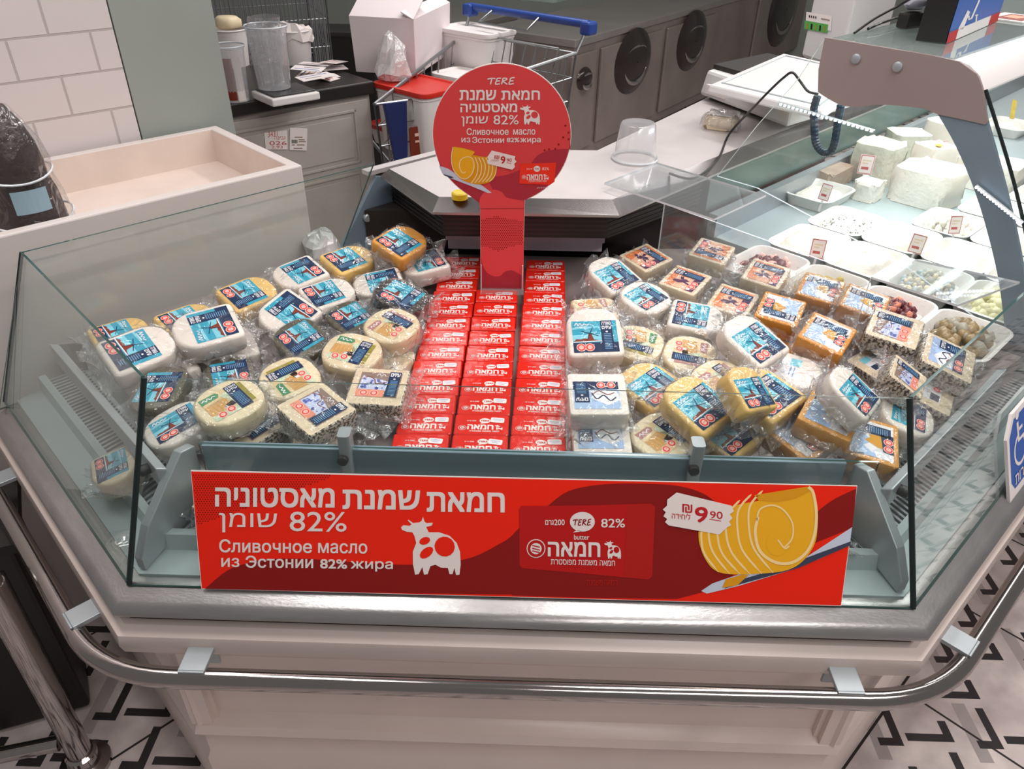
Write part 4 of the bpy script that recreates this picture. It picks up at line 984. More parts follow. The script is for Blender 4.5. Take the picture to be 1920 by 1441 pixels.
C(1550,808,'paleorange','alp',58,9,4,.03,'pale orange block with label and red seals near the front guard')
C(1488,850,'paleorange','alp',40,12,0,.015,'pale orange cheese with navy label behind the guard strip')
C(1648,842,'paleorange','alp',72,10,4,.008,'pale orange block with blue-topped label at the right corner upright')
C(1640,920,'paleorange','alp',86,0,0,0,'pale orange block below the guard at the right end of the banner', sc=.70, fix=(.53,.098,.7885))
# ================================================================== serve-over counter continuing on the right
KP, KN = (1.8, 0, 0), (1, 1, 0)
kp = lambda px, py, k=1.8: onpl(px, py, (k, 0, 0), KN)
DV = Vector((.7071, .7071, 0))
soc = thing('serve_over_counter', (1.5, 1.6, 0), 'tall serve-over counter on the right with curved glass and a brown end plate', 'display case')
def sb_(mb, name, par=None, **k):
    mb.v = [p-Vector((1.5, 1.6, 0)) for p in mb.v] if par is None else mb.v
    return mb.build(name, par or soc, **k)
RP = [Vector((1.247, .557)), Vector((2.6, 1.91))]
b = MB(); sweep(b, RP, BASE_PROF, 'white_paint'); sb_(b, 'base', smooth=35)
b = MB(); sweep(b, RP, [(-.06,.695),(.018,.696),(.018,.711),(.022,.712),(.034,.717),(.040,.727),(.036,.738),(.016,.747),(-.012,.757),(-.06,.757)], 'steel'); sb_(b, 'steel_rail', smooth=50)
b = MB(); b.prism([(.54,1.28),(1.19,.63),(1.30,.69),(2.9,2.24),(2.6,3.4),(1.42,2.2)], .70, .86, 'ledge_grey'); sb_(b, 'deck')
mat('band_green', (112, 130, 124), .3, metal=.4, var=.1, vscale=6)
b = MB()
for z0, z1, o_, mt in ((.93, 1.042, 0, 'band_green'), (.86, .93, .03, 'alu')):
    q = [(.53+o_,1.275-o_),(2.6+o_,3.42-o_),(2.58+o_,3.44-o_),(.51+o_,1.295-o_)]; b.prism(q, z0, z1, mt)
sb_(b, 'rear_wall')
# end panel of clear glass, arc frame, brown plate
ol = [(1548,70),(1745,103),(1800,115),(1835,140),(1848,180),(1868,240),(1890,310),(1908,380),(1925,460),(1938,560),(1942,650),(1890,640),(1700,500),(1420,352),(1345,330),(1420,235),(1495,150)]
b = MB(); b.slab([kp(*p) for p in ol], .006, 'glass', 'acrylic_edge'); sb_(b, 'end_glass')
b = MB(); b.slab([kp(*p, 1.795) for p in sp2([(1755,205),(1790,265),(1825,345),(1852,430),(1875,530),(1888,640)])+sp2([(1932,650),(1928,560),(1912,460),(1894,380),(1876,310),(1852,225)])], .012, 'alu_blue'); sb_(b, 'arc_frame', bevel=.002)
b = MB(); b.slab([kp(*p, 1.788) for p in [(1548,70),(1745,103),(1800,115),(1832,138)]+sp2([(1832,138),(1843,165),(1853,228)],4)[1:]+sp2([(1848,233),(1800,222),(1760,214)],3)+sp2([(1735,203),(1680,197),(1640,196),(1610,200),(1580,197),(1555,185),(1535,172)],3)+[(1536,130)]], .008, 'brown_plate'); pl_ = sb_(b, 'end_plate', bevel=.0015)
for px, py in ((1605,110),(1683,125)):
    b = MB(); b.M = Matrix.Translation(kp(px, py, 1.78)) @ Matrix.Rotation(R(-135), 4, 'Z') @ Matrix.Rotation(R(90), 4, 'Y'); b.lathe([(.011,-.002),(.011,.003),(.008,.005)], 'alu', n=18); sb_(b, 'bolt', smooth=40)
# canopy and curved front glass
def extr(pts, length, mt, name, smooth=None, start=1.8, edge=None):
    q = [kp(*p, start) for p in pts]; m = MB(); m.hexa([p for p in q], [p+DV*length for p in q], mt); return sb_(m, name, smooth=smooth)
extr([(1790,112),(1818,122),(1838,143),(1846,172),(1838,174),(1830,150),(1812,131),(1790,122)], 1.9, 'white_plastic', 'canopy_front', 35)
clear('shelf_glass', (.82, .90, .88), base=.06, rough=.03, haze=.25, hazecol=(.75, .82, .80))
s0, s1 = kp(1552,73), kp(1785,112); s1 = Vector((s1.x, s1.y, s0.z)); dz_ = Vector((0, 0, .008))
m = MB(); m.hexa([s0, s1, s1-dz_, s0-dz_], [p+DV*1.9 for p in (s0, s1, s1-dz_, s0-dz_)], 'shelf_glass'); sb_(m, 'canopy_shelf')
cg = sp2([(1848,168),(1870,238),(1892,310),(1911,382),(1928,462),(1941,560),(1945,650)], 4)
m = MB(); q = [kp(*p) for p in cg]; n_ = len(q); m.add(q+[p+DV*1.9 for p in q], [(i, i+1, n_+i+1, n_+i) for i in range(n_-1)], 'glass'); sb_(m, 'curved_glass', smooth=60)
b = MB(); b.tube([kp(x, y, 1.797) for x, y in cg], .004, 'seal_dark', 6); sb_(b, 'glass_seal')
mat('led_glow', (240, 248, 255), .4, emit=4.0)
for (q0, q1, n_) in ((kp(1462,194,1.81), kp(1640,246,1.81), 22), (kp(1830,348,1.775), kp(1918,418,1.775), 16)):  # glowing dots stand in for an LED row reflected in the glass
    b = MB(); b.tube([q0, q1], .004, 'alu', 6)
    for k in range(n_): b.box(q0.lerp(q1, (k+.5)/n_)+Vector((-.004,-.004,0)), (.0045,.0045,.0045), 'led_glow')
    sb_(b, 'led_reflection')
u_ = kp(1800,135,1.9); v_ = u_+DV*1.6
b = MB(); b.tube([u_, v_], .012, 'led_glow', 8); sb_(b, 'canopy_lamp')
ll = area('canopy_light', tuple((u_+v_)/2+Vector((-.12,.12,-.03))), (1.7, .12), 9, (.97, .99, 1.0), (0, 0, 45))

# ---- foam trays and fillings
mat('tray_foam', (234, 230, 226), .55, bump=.1, bscale=120)
TH = .038
def tray_mesh(w, d):
    b = MB(); o = rrect(w, d, .035, 5)
    b.puck(o, [(.014, 0), (.004, TH*.7), (-.004, TH), (.004, TH+.001), (.012, TH*.75), (.02, .006)], 'tray_foam'); b.build('tray', None, smooth=50); ob = COL.objects[-1]; me = ob.data; bpy.data.objects.remove(ob); return me
TRM = tray_mesh(.212, .160)
ab = lambda a, b_: Vector(((a+b_)*.7071, (a-b_)*.7071))
def tray(a, b_, rz, label, z0=.861, sc=1.0):
    w = ab(a, b_); o = bpy.data.objects.new('foam_tray', TRM); COL.objects.link(o); o.location = (w.x, w.y, z0); o.rotation_euler = (0, 0, R(rz)); o.scale = (sc, sc, 1)
    return tag(o, label, 'tray', 'white foam trays in the serve-over counter')
mat('ricotta', (240, 234, 222), .6, bump=.5, bscale=60, sub=.1); mat('feta', (238, 232, 222), .55, bump=.35, bscale=80, var=.03, vscale=30)
speckle('pepper_cheese', (236, 230, 218), (92, 84, 80), 120, .36); mat('plum', (112, 52, 60), .3, var=.25, vscale=60); mat('mushroom', (176, 168, 152), .4, var=.35, vscale=70)
mat('pale_ball', (232, 226, 184), .4, var=.06, vscale=20); mat('amber_salad', (158, 134, 96), .35, var=.3, vscale=60); mat('pickle', (206, 176, 70), .4, var=.2, vscale=50)
def mound(t, name, mt, label, cat, hgt=.03, rough=.006, seed=1, sx=.088, sy=.064):
    rd = random.Random(seed); b = MB(); n = 26; rs = []
    for fr, z in ((1.0, .008), (.97, .02), (.85, .02+hgt*.5), (.6, .02+hgt*.85), (.3, .02+hgt), (.08, .02+hgt)):
        rs.append([((sx+rd.uniform(-rough, rough)*.6)*fr*math.copysign(abs(math.cos(a))**.6, math.cos(a)), (sy+rd.uniform(-rough, rough)*.6)*fr*math.copysign(abs(math.sin(a))**.6, math.sin(a)), max(.0075, z+rd.uniform(-rough, rough)*.5*(fr < .99))) for a in (2*math.pi*i/n for i in range(n))])
    b.rings(rs, mt); o = b.build(name, None, smooth=60); o.location = t.location; o.rotation_euler = t.rotation_euler; o.scale = t.scale
    return tag(o, label, cat, kind='stuff')
def bits(t, name, mts, label, cat, n=120, r=.008, seed=1, flat=.6, heap=.03):
    rd = random.Random(seed); b = MB()
    for _ in range(n):
        a, q = rd.random()*6.283, math.sqrt(rd.random()); x = .080*q*math.cos(a); y = .056*q*math.sin(a); z = .012+heap*(1-q*q)*rd.uniform(.6, 1)
        s_ = r*rd.uniform(.6, 1.3); b.M = Matrix.Translation((x, y, z+s_*.5)) @ Euler((rd.random()*3, rd.random()*3, rd.random()*3)).to_matrix().to_4x4()
        k = 6; b.rings([[(s_*f*math.cos(2*math.pi*i/k), s_*f*math.sin(2*math.pi*i/k)*rd.uniform(.7, 1), zz*s_*flat) for i in range(k)] for f, zz in ((.35, -1), (.95, -.4), (.95, .4), (.35, 1))], mts[rd.randrange(len(mts))])
    b.M = Matrix.Identity(4); o = b.build(name, None, smooth=70); o.location = t.location+Vector((0, 0, .004)); o.rotation_euler = t.rotation_euler; o.scale = t.scale
    return tag(o, label, cat, kind='stuff')
def block(a, b__, z0, d, mt, rz, label, name='cheese_block', cat='cheese', seed=1, grp='cheese pieces in the serve-over counter', lumps=.006):
    rd = random.Random(seed); w, l, h = d; b = MB(); o = rrect(w, l, min(w, l)*.22, 4)
    rs = []
    for i_, z in ((.01, 0), (0, h*.15), (.0, h*.55), (.004, h*.85), (.016, h)):
        rs.append([(x*(1-i_*6*.3)+rd.uniform(-lumps, lumps), y*(1-i_*6*.3)+rd.uniform(-lumps, lumps), max(0, z+rd.uniform(-lumps, lumps)*.5*(z > 0))) for x, y in o])
    b.rings(rs, mt); q = ab(a, b__); ob = b.build(name, None, smooth=45); ob.location = (q.x, q.y, z0); ob.rotation_euler = (0, 0, R(rz)); return tag(ob, label, cat, grp)
W_ = 45
t = tray(1.80, -.43, W_, 'white foam tray with a flat piece of soft white cheese, nearest the worktop'); mound(t, 'soft_cheese', 'ricotta', 'flat soft white cheese in the tray nearest the worktop', 'cheese', .014, .004, 3)
t = tray(1.615, -.245, W_, 'white foam tray holding white cheese with pepper flecks'); mound(t, 'pepper_cheese', 'pepper_cheese', 'white cheese sprinkled with black pepper flecks', 'cheese', .022, .006, 4)
t = tray(1.39, -.245, W_, 'white foam tray of white cheese behind the clear divider'); mound(t, 'soft_cheese', 'ricotta', 'white cheese heap directly behind the clear divider', 'cheese', .034, .006, 5)
t = tray(1.615, -.078, W_, 'white foam tray of white cheese with an upright price card'); mound(t, 'soft_cheese', 'ricotta', 'white cheese heap with the upright price card in it', 'cheese', .036, .007, 6)
t = tray(1.39, -.078, W_, 'white foam tray of white cheese beside the grey mushroom tray'); mound(t, 'soft_cheese', 'feta', 'white cheese in the tray left of the mushroom salad', 'cheese', .036, .006, 7)
t = tray(1.84, -.03, W_, 'white foam tray of crumbled white cheese by the arc frame'); bits(t, 'crumbled_cheese', ['feta', 'ricotta'], 'crumbled white cheese close to the arc frame', 'cheese', 130, .012, 8)
t = tray(1.615, .089, W_, 'white foam tray of smooth white cheese below the crumbled one'); mound(t, 'soft_cheese', 'feta', 'smooth white cheese block in the tray under the crumbled one', 'cheese', .03, .004, 9)
t = tray(1.155, -.245, W_, 'white foam tray with dark red plum-like pieces at the clear divider'); bits(t, 'red_pieces', ['plum', 'plum', 'plum', 'seal_pale'], 'dark red pieces in a tray behind the orange-labelled blocks', 'food', 90, .013, 10, .5, .02)
t = tray(1.39, .089, W_, 'white foam tray of grey mushroom-like salad under the clear lid'); bits(t, 'mushroom_salad', ['mushroom', 'mushroom', 'cheese_ivory', 'ledge_grey'], 'grey and cream chopped salad under the clear lid', 'food', 200, .009, 11)
t = tray(1.39, .256, W_, 'white foam tray of pale yellow balls at the arc frame'); bits(t, 'cheese_balls', ['pale_ball'], 'pale yellow round balls beside the arc frame', 'food', 90, .014, 12, .9)
t = tray(1.155, .089, W_, 'white foam tray of dark red salad by the right divider'); bits(t, 'red_salad', ['plum', 'plum', 'plum', 'salmon'], 'dark red salad in front of the grey mushroom salad', 'food', 120, .011, 13, .5, .02)
t = tray(1.155, .256, W_, 'white foam tray of brownish pickles against the right glass'); bits(t, 'brown_pickles', ['amber_salad', 'amber_salad', 'mushroom'], 'brownish glossy pickles against the right glass', 'food', 90, .015, 14, .8)
t = tray(1.155, -.078, W_, 'white foam tray with yellow pickles behind the orange blocks'); bits(t, 'yellow_pickles', ['pickle', 'cheese_ivory'], 'yellow pickles just behind the orange cheese blocks', 'food', 70, .012, 15, .7, .015)
t = tray(1.615, .256, W_, 'white foam tray of white cheese behind the end glass, at the arc foot'); mound(t, 'soft_cheese', 'feta', 'white cheese at the foot of the arc frame', 'cheese', .03, .006, 31)
t = tray(1.84, .14, W_, 'white foam tray beside the crumbled cheese, nearer the curved glass'); mound(t, 'soft_cheese', 'ricotta', 'white cheese beside the crumbled cheese, nearer the curved glass', 'cheese', .034, .006, 32)
t = tray(2.07, .02, W_, 'white foam tray of white cheese in front of the wide cheese slab'); mound(t, 'soft_cheese', 'ricotta', 'white cheese heap in front of the wide slab', 'cheese', .034, .006, 33)
t = tray(2.07, .19, W_, 'white foam tray of white cheese under the dotted LED reflection'); mound(t, 'soft_cheese', 'feta', 'white cheese under the dotted LED reflection', 'cheese', .03, .006, 34)
t = tray(2.30, .09, W_, 'white foam tray of white cheese right of the wide slab'); mound(t, 'soft_cheese', 'ricotta', 'white cheese right of the wide slab', 'cheese', .034, .006, 35)
t = tray(3.2, -.30, W_, 'white foam tray farthest away on the right, behind the curved glass'); mound(t, 'soft_cheese', 'feta', 'white cheese in the farthest tray behind the curved glass', 'cheese', .02, .006, 16)
t = tray(2.56, .0, W_, 'white foam tray behind the curved glass, second farthest'); mound(t, 'soft_cheese', 'ricotta', 'white cheese in the second farthest tray behind the curved glass', 'cheese', .02, .006, 17)
mat('feta_grey', (206, 204, 190), .5, bump=.4, bscale=60, var=.12, vscale=18); mat('loaf_brown', (176, 156, 140), .5, var=.2, vscale=14)
block(1.985, -.475, .861, (.06, .16, .06), 'loaf_brown', -45, 'long brownish smoked piece lying at the rear wall', 'smoked_cheese', seed=21)
block(2.16, -.41, .861, (.15, .15, .13), 'feta_grey', -45, 'grainy grey-white cheese chunk with a price card on top', seed=22, lumps=.008)
block(2.085, -.20, .861, (.19, .18, .11), 'feta', -50, 'large rough white cheese block in the middle of the counter', seed=23, lumps=.009)
block(2.45, -.43, .861, (.14, .13, .11), 'feta_grey', 0, 'round greenish-grey cheese at the rear wall', seed=24, lumps=.003)
block(2.28, -.27, .861, (.12, .11, .13), 'cheese_white', 20, 'film-wrapped white ball of cheese with a yellow sticker', seed=25)
block(2.66, -.33, .861, (.20, .19, .13), 'cheese_white', 30, 'smooth white cheese drum under the brown plate', seed=26, lumps=.003)
block(2.40, -.11, .861, (.20, .16, .09), 'feta', -45, 'wide white cheese slab beside the arc frame', seed=27)
block(1.955, -.335, .861, (.09, .08, .06), 'feta', 45, 'small white cheese piece between the large block and the flat tray', seed=28)
st = MB(); q = ab(2.27, -.26); st.prism(rrect(.024, .022, .004), 0, .0008, 'pickle'); o = st.build('sticker', None); o.location = (q.x, q.y, .9935); o.rotation_euler = (R(4), 0, R(20)); tag(o, 'small yellow-green sticker on the white cheese ball', 'sticker')
# price cards stuck in the goods
mat('card_red', (190, 90, 90), .5)
def price_card(a_, c_, z, rz, label, lean=12, s=1.0, clearc=False):
    b = MB(); w, h = .031*s, .043*s
    b.prism([(-w/2,0),(w/2,0),(w/2,h),(-w/2,h)], -.0006, .0006, 'paper_tag')
    P = Panel(b, lambda x, y: (x*w-w/2, h-y*h), .0008, .0002); P.line([(.06,.04),(.94,.04),(.94,.96),(.06,.96),(.06,.04)], .05, 'card_red', 0)
    for y, l, hh in ((.25,.6,.08),(.4,.4,.07),(.62,.5,.14)): P.poly([(.2,y),(.2+l,y),(.2+l,y+hh),(.2,y+hh)], 'cheese_cream' if hh < .1 else 'card_red', 0)
    b.box((0, -.014*s, 0), (.006, .03*s, .003), 'white_plastic')
    w0_ = ab(a_, c_); o = b.build('price_card', None); o.location = (w0_.x, w0_.y, z); o.rotation_euler = (R(90-lean), 0, R(rz)); return tag(o, label, 'price tag', 'price cards in the serve-over counter')
price_card(2.05, -.40, .905, -20, 'price card standing at the grainy grey-white chunk', s=1.5, lean=8)
price_card(2.38, -.27, .93, 30, 'price card sticking up behind the wrapped cheese ball', s=1.25)
price_card(2.60, -.30, .92, -30, 'price card in front of the white drum under the brown plate', s=1.3)
price_card(1.70, -.37, .905, -50, 'price card leaning at the flat soft cheese tray', s=1.2)
price_card(1.268, -.165, .907, -20, 'price card beside the dark red pieces', s=1.2)
price_card(1.7275, .02, .907, 5, 'price card upright in front of the smooth white cheese', s=1.2)
price_card(1.5025, -.0, .907, -40, 'price card at the back corner of the grey mushroom salad', s=1.2)
b = MB(); b.prism(rrect(.022,.075,.003,2), -.001, .001, 'pickle'); q = atz(1900, 205, 1.0); o = b.build('yellow_tag', None); o.location = q; o.rotation_euler = (R(60), R(15), R(10)); tag(o, 'yellow tag clipped above the farthest white tray', 'tag')

# ---- clear acrylic divider
div = thing('acrylic_divider', (.35, 1.0, .87), 'clear acrylic divider with a top ledge between wrapped cheese and trays', 'divider')
def db_(m, name): m.v = [p-Vector((.35, 1.0, .87)) for p in m.v]; return m.build(name, div)
e0, e1 = atz(1246,382,1.05), atz(1633,520,1.05)
m = MB(); m.slab([Vector((e0.x,e0.y,.847)), Vector((e1.x,e1.y,.847)), e1, e0], .005, 'acrylic', 'acrylic_edge'); db_(m, 'upright_sheet')
m = MB(); m.slab([atz(*p, 1.094) for p in ((1133,344),(1339,412),(1436,367),(1232,306))], .005, 'acrylic', 'acrylic_edge'); db_(m, 'top_ledge')
m = MB(); m.slab([atz(*p, 1.058) for p in ((1633,520),(1795,573),(1912,530),(1695,483))], .005, 'acrylic', 'acrylic_edge'); db_(m, 'top_ledge')

# ---- things on the worktop
SZ = 1.0785
def quadbox(m, pts, z0, z1, mt, ins=0.0):
    c = sum((Vector(p) for p in pts), Vector((0,0)))/4; m.hexa([(*p, z0) for p in pts], [(*(Vector(p).lerp(c, ins)), z1) for p in pts], mt)
sc_ = thing('counter_scale', (.86, 1.95, SZ), 'big white counter scale with a flat weighing plate on the steel worktop', 'scale')
def cs_(m, name, **k): m.v = [p-Vector((.86, 1.95, SZ)) for p in m.v]; return m.build(name, sc_, **k)
mat('scale_white', (216, 212, 212), .35)
m = MB(); quadbox(m, [(.62,2.02),(.825,1.60),(1.15,1.90),(.93,2.30)], SZ+.012, SZ+.10, 'scale_white', .06); cs_(m, 'housing', bevel=.012)
m = MB(); quadbox(m, [(.66,2.02),(.83,1.71),(1.10,1.96),(.93,2.27)], SZ+.001, SZ+.014, 'black_soft'); cs_(m, 'foot_frame')
m = MB(); quadbox(m, [(.66,2.03),(.83,1.74),(1.08,1.97),(.91,2.26)], SZ+.10, SZ+.116, 'black_soft'); cs_(m, 'plate_support')
m = MB(); pp = [tuple(atz(*p, SZ+.138).xy) for p in ((1326,160),(1545,212),(1640,138),(1468,100))]; quadbox(m, pp, SZ+.117, SZ+.141, 'scale_white', .03); cs_(m, 'weighing_plate', bevel=.006)
m = MB(); cpt = sum((Vector(p) for p in pp), Vector((0,0)))/4
rim = [Vector(p).lerp(cpt, .16) for p in pp]
m.tube([(*p, SZ+.1405) for p in rim], .004, 'alu', 6, closed=True); cs_(m, 'plate_groove')
m = MB(); w = atz(1325, 200, SZ+.03); m.box((.66, 1.93, SZ+.045), (.10, .012, .03), 'paper', R(-60)); cs_(m, 'receipt_slot')
tw = thing('printer_tower', (1.28, 2.75, SZ), 'tall white printer tower with a green label behind the scale', 'printer')
a_, b_, c_ = atz(1502,108,SZ), atz(1572,132,SZ), atz(1665,60,SZ)
tw.location = (a_+c_)/2
m = MB(); q = [a_, b_, c_, a_+c_-b_]; cen = (a_+c_)/2
m.hexa([Vector((p.x, p.y, SZ+.002))-cen+Vector((0,0,0)) for p in q], [Vector((p.x, p.y, SZ+.55))-cen for p in q], 'scale_white'); m.build('housing', tw, bevel=.015)
m = MB(); fx = (b_-a_).normalized(); fn = fx.cross(Vector((0,0,1))).normalized()
if fn.y > 0: fn = -fn
Mx = Matrix(((fx.x,0,fn.x),(fx.y,0,fn.y),(0,1,fn.z))).to_4x4(); 
def wl(px, py):
    w = onpl(px, py, a_+fn*.002, fn)-a_; return (w.dot(fx), w.z)
m.M = Matrix.Translation(a_-cen+fn*.002) @ Mx
P = Panel(m, wl, 0, .0006); P.poly([(1512,22),(1560,30),(1558,58),(1510,50)], 'paper_tag', 0)
mat('label_green', (86, 168, 84), .5); P.poly([(1509,38),(1553,46),(1551,62),(1508,54)], 'label_green', 1)
for k in range(5): P.poly([(1513+k*8,43+k*1.4),(1516+k*8,43.6+k*1.4),(1515+k*8,54+k*1.4),(1512+k*8,53.4+k*1.4)], 'ink_black' if k % 2 else 'olive_ink', 2)
for k in range(4): P.poly([(1517+k*4,28+k*.7),(1519+k*4,28.4+k*.7),(1519+k*4,33+k*.7),(1517+k*4,32.6+k*.7)], 'ink_black', 2)
P.line([(1540,35),(1556,38)], 2, 'brown_ink', 2)
m.build('label', tw)
m = MB(); rd = random.Random(5); o_ = rrect(.10, .075, .015, 4)
m.rings([[(x*f+rd.uniform(-.006,.006), y*f+rd.uniform(-.006,.006), max(.0,z+rd.uniform(-.004,.004)*(z > 0))) for x, y in o_] for f, z in ((.9,0),(1.0,.012),(.95,.03),(.7,.042),(.2,.04))], 'cheese_cream')
w = atz(1352, 228, SZ+.02); pc = thing('wrapped_parcel', (w.x, w.y, SZ+.001), 'small paper-topped parcel in film in front of the scale', 'parcel', rz=R(-25)); m.build('contents', pc, smooth=40)
m = MB(); m.rings([[(x*f*1.04+rd.uniform(-.008,.008), y*f*1.04+rd.uniform(-.008,.008), z+rd.uniform(-.006,.006)) for x, y in o_] for f, z in ((1.12,.008),(1.05,.026),(.9,.046),(.3,.05))], 'film_loose', False); m.build('wrapper', pc)
m = MB(); m.prism([(x*.8, y*.7) for x, y in o_], .043, .045, 'paper'); m.build('paper_sheet', pc)
# upside-down clear tub on the corner worktop
w = atz(1190, 298, SZ); tb = thing('clear_tub', (w.x, w.y+.0, SZ+.001), 'clear plastic tub turned upside down on the corner worktop', 'tub')
m = MB(); m.lathe([(.066,0),(.066,.006),(.060,.007),(.058,.03),(.049,.098),(.046,.101),(.03,.101),(.0005,.100)], 'clear_plastic', n=32, cap0=False, cap1=False); m.build('body', tb, smooth=40)
m = MB(); m.tube([(.064*math.cos(a), .064*math.sin(a), .003) for a in (i*2*math.pi/32 for i in range(32))], .003, 'acrylic_edge', 6, closed=True); m.build('rim', tb, smooth=60)
m = MB(); m.lathe([(.02,0),(.02,.014),(.017,.017),(.0,.0175)], 'pickle', n=20); mat('cap_yellow', (236, 200, 30), .35); m.mats = [MATS['cap_yellow']]
w = atz(862, 372, SZ); o = m.build('bottle_top', None, smooth=40); o.location = (w.x, w.y, SZ+.0005); tag(o, 'yellow bottle cap half hidden behind the round sign', 'cap')
# cable from the scale and the coiled cord
m = MB(); m.tube(spline([atz(1255,325,SZ+.004), atz(1300,334,SZ+.004), atz(1345,300,SZ+.006), atz(1368,250,SZ+.01), kp(1418,196,2.0), kp(1445,168,1.98), kp(1470,145,1.96), kp(1486,136,1.95), kp(1500,152,1.95), kp(1515,171,1.97), kp(1533,176,1.95)], 6), .0035, 'black', 6); o = m.build('cable', None, smooth=60); tag(o, 'thin black cable running across the worktop to the coiled cord', 'cable')
mat('cord_blue', (30, 52, 70), .4)
cp_ = spline([kp(1533,180,1.9), kp(1526,205,1.9), kp(1527,240,1.9), kp(1530,268,1.9), kp(1543,285,1.9), kp(1558,283,1.9), kp(1566,262,1.9), kp(1571,230,1.9), kp(1577,196,1.9)], 8)
m = MB(); m.tube(cp_, [.0095+.0012*(i % 2) for i in range(len(cp_))], 'cord_blue', 8); o = m.build('coiled_cord', None); tag(o, 'dark coiled cord hanging in a loop behind the end glass', 'cord')
# things on the glass shelf of the canopy
cz = s0.z+.0015
a_, b_, c_ = atz(1716,76,cz), atz(1772,82,cz), atz(1868,40,cz); cen = (a_+c_)/2
bx = thing('carton_box', cen, 'black and blue carton with white strokes and a red-white base stripe on the glass shelf', 'box')
mat('box_blue', (30, 88, 176), .4)
q = [p-cen for p in (a_, b_, c_, a_+c_-b_)]
m = MB(); m.hexa(q, [p+Vector((0,0,.26)) for p in q], 'black'); m.build('carton', bx, bevel=.002)
fx = (c_-b_).normalized(); fn = fx.cross(Vector((0,0,1))); fn = -fn if fn.dot(FWD) > 0 else fn; L_ = (c_-b_).length
m = MB(); m.M = Matrix.Translation(b_-cen+fn*.0012) @ Matrix(((fx.x,0,fn.x),(fx.y,0,fn.y),(0,1,fn.z))).to_4x4()
def wl(px, py):
    w = onpl(px, py, b_+fn*.0012, fn)-b_; return (w.dot(fx), w.z)
P = Panel(m, wl, 0, .0006); rct = lambda x0, y0, x1, y1: [(x0,y0),(x1,y0),(x1,y1),(x0,y1)]
Q = Panel(m, lambda x, y: (x*L_, y), 0, .0006)
Q.poly(rct(.0,.0,1,.25), 'box_blue', 0); Q.poly(rct(0,.0,1,.024), 'paper_tag', 1); Q.poly(rct(0,.0,.16,.024), 'ink_price', 2); Q.poly(rct(.8,0,1,.024), 'ink_price', 2)
f6 = lambda x, y: (1560+x*360/1853, y*280/1441)
P.poly([f6(*p) for p in ((1308,98),(1330,115),(1262,285),(1215,280))], 'paper_tag', 1); P.line([f6(*p) for p in ((1420,0),(1345,175),(1320,190),(1318,150))], 3, 'paper_tag', 1); P.line([f6(*p) for p in ((1380,150),(1408,142))], 2.6, 'paper_tag', 1); P.line([f6(*p) for p in ((1394,146),(1388,212))], 2.6, 'paper_tag', 1)
m.build('printed_face', bx)
m = MB(); w0_, w1_ = atz(1660,38,cz+.02), atz(1775,45,cz+.02); 
m.tube(spline([atz(1602,62,cz+.006), atz(1640,35,cz+.03), atz(1690,8,cz+.06), atz(1720,-10,cz+.09)], 5), .0032, 'black', 6); o = m.build('cable', None, smooth=60); tag(o, 'black cable rising over the glass shelf to the grey handset', 'cable')
m = MB(); m.tube(spline([atz(1628,54,cz+.007), atz(1655,42,cz+.012), atz(1690,33,cz+.012), atz(1712,38,cz+.01)], 5), .004, 'black', 6); o = m.build('cable', None, smooth=60); tag(o, 'short black cable lying on the glass shelf beside the carton', 'cable')
mat('handset_grey', (150, 146, 160), .4)
m = MB(); w = atz(1716, 12, cz+.05); m.lathe([(.0,-.018),(.013,-.016),(.021,0),(.018,.012),(.008,.018),(.0,.019)], 'handset_grey', n=20, cap0=False, cap1=False); m.v = [Vector((p.x*1.9, p.y, p.z*.8)) for p in m.v]
hs = thing('handset', (w.x, w.y, cz), 'grey handset in a dark cradle beside the black carton', 'handset', rz=R(30)); o = m.build('handle', hs, smooth=60); o.location = (0, 0, .056)
m = MB(); m.box((0, 0, .019), (.07, .035, .038), 'black_soft'); m.build('cradle', hs, bevel=.006)
m = MB(); w = atz(1880, 40, cz); m.box((0, 0, .0015), (.15, .11, .003), 'paper'); m.face([(-.06,-.045,.0034),(.06,-.045,.0034),(.06,.03,.0034),(-.06,.03,.0034)], 'mill'); m.face([(-.03,-.02,.0038),(.03,-.03,.0038),(.04,.02,.0038),(-.02,.02,.0038)], 'salmon')
o = m.build('brochure', None); o.location = (w.x+.06, w.y+.06, cz); o.rotation_euler = (0, 0, R(40)); tag(o, 'brown printed brochure at the far right of the glass shelf', 'leaflet')
# blue wheelchair sign fixed to the right side of the case
n0 = (bGR-bFR).cross(tFR-bFR).normalized(); n0 = -n0 if n0.y > 0 else n0
p0_ = onpl(1892, 966, bFR+n0*.012, n0); fx = Vector((.7071,.7071,0)); fy = n0.cross(fx)
sg = thing('blue_sign', p0_, 'blue wheelchair-access sign on a white board at the right edge', 'sign')
zt2 = (onpl(1895, 795, p0_, n0)-p0_).dot(fy)
m = MB(); m.M = Matrix(((fx.x,fy.x,n0.x),(fx.y,fy.y,n0.y),(fx.z,fy.z,n0.z))).to_4x4()
Wd = .17; bo = [(0,0),(Wd,0),(Wd,zt2+.02),(.035,zt2+.02),(0,zt2-.02)]
m.prism(bo, -.003, .003, 'paper_tag')
Q = Panel(m, lambda x, y: (x, y), .0032, .0004); z0_ = .045
Q.poly([(.012,z0_+.02),(.03,z0_),(Wd-.012,z0_),(Wd-.012,zt2+.008),(.04,zt2+.008),(.012,zt2-.024)], 'box_blue', 0)
cx_, cy_ = .068, z0_+.072
Q.line([(cx_+.032*math.cos(R(a)), cy_+.032*math.sin(R(a))) for a in range(110, 371, 15)], .007, 'paper_tag', 1)
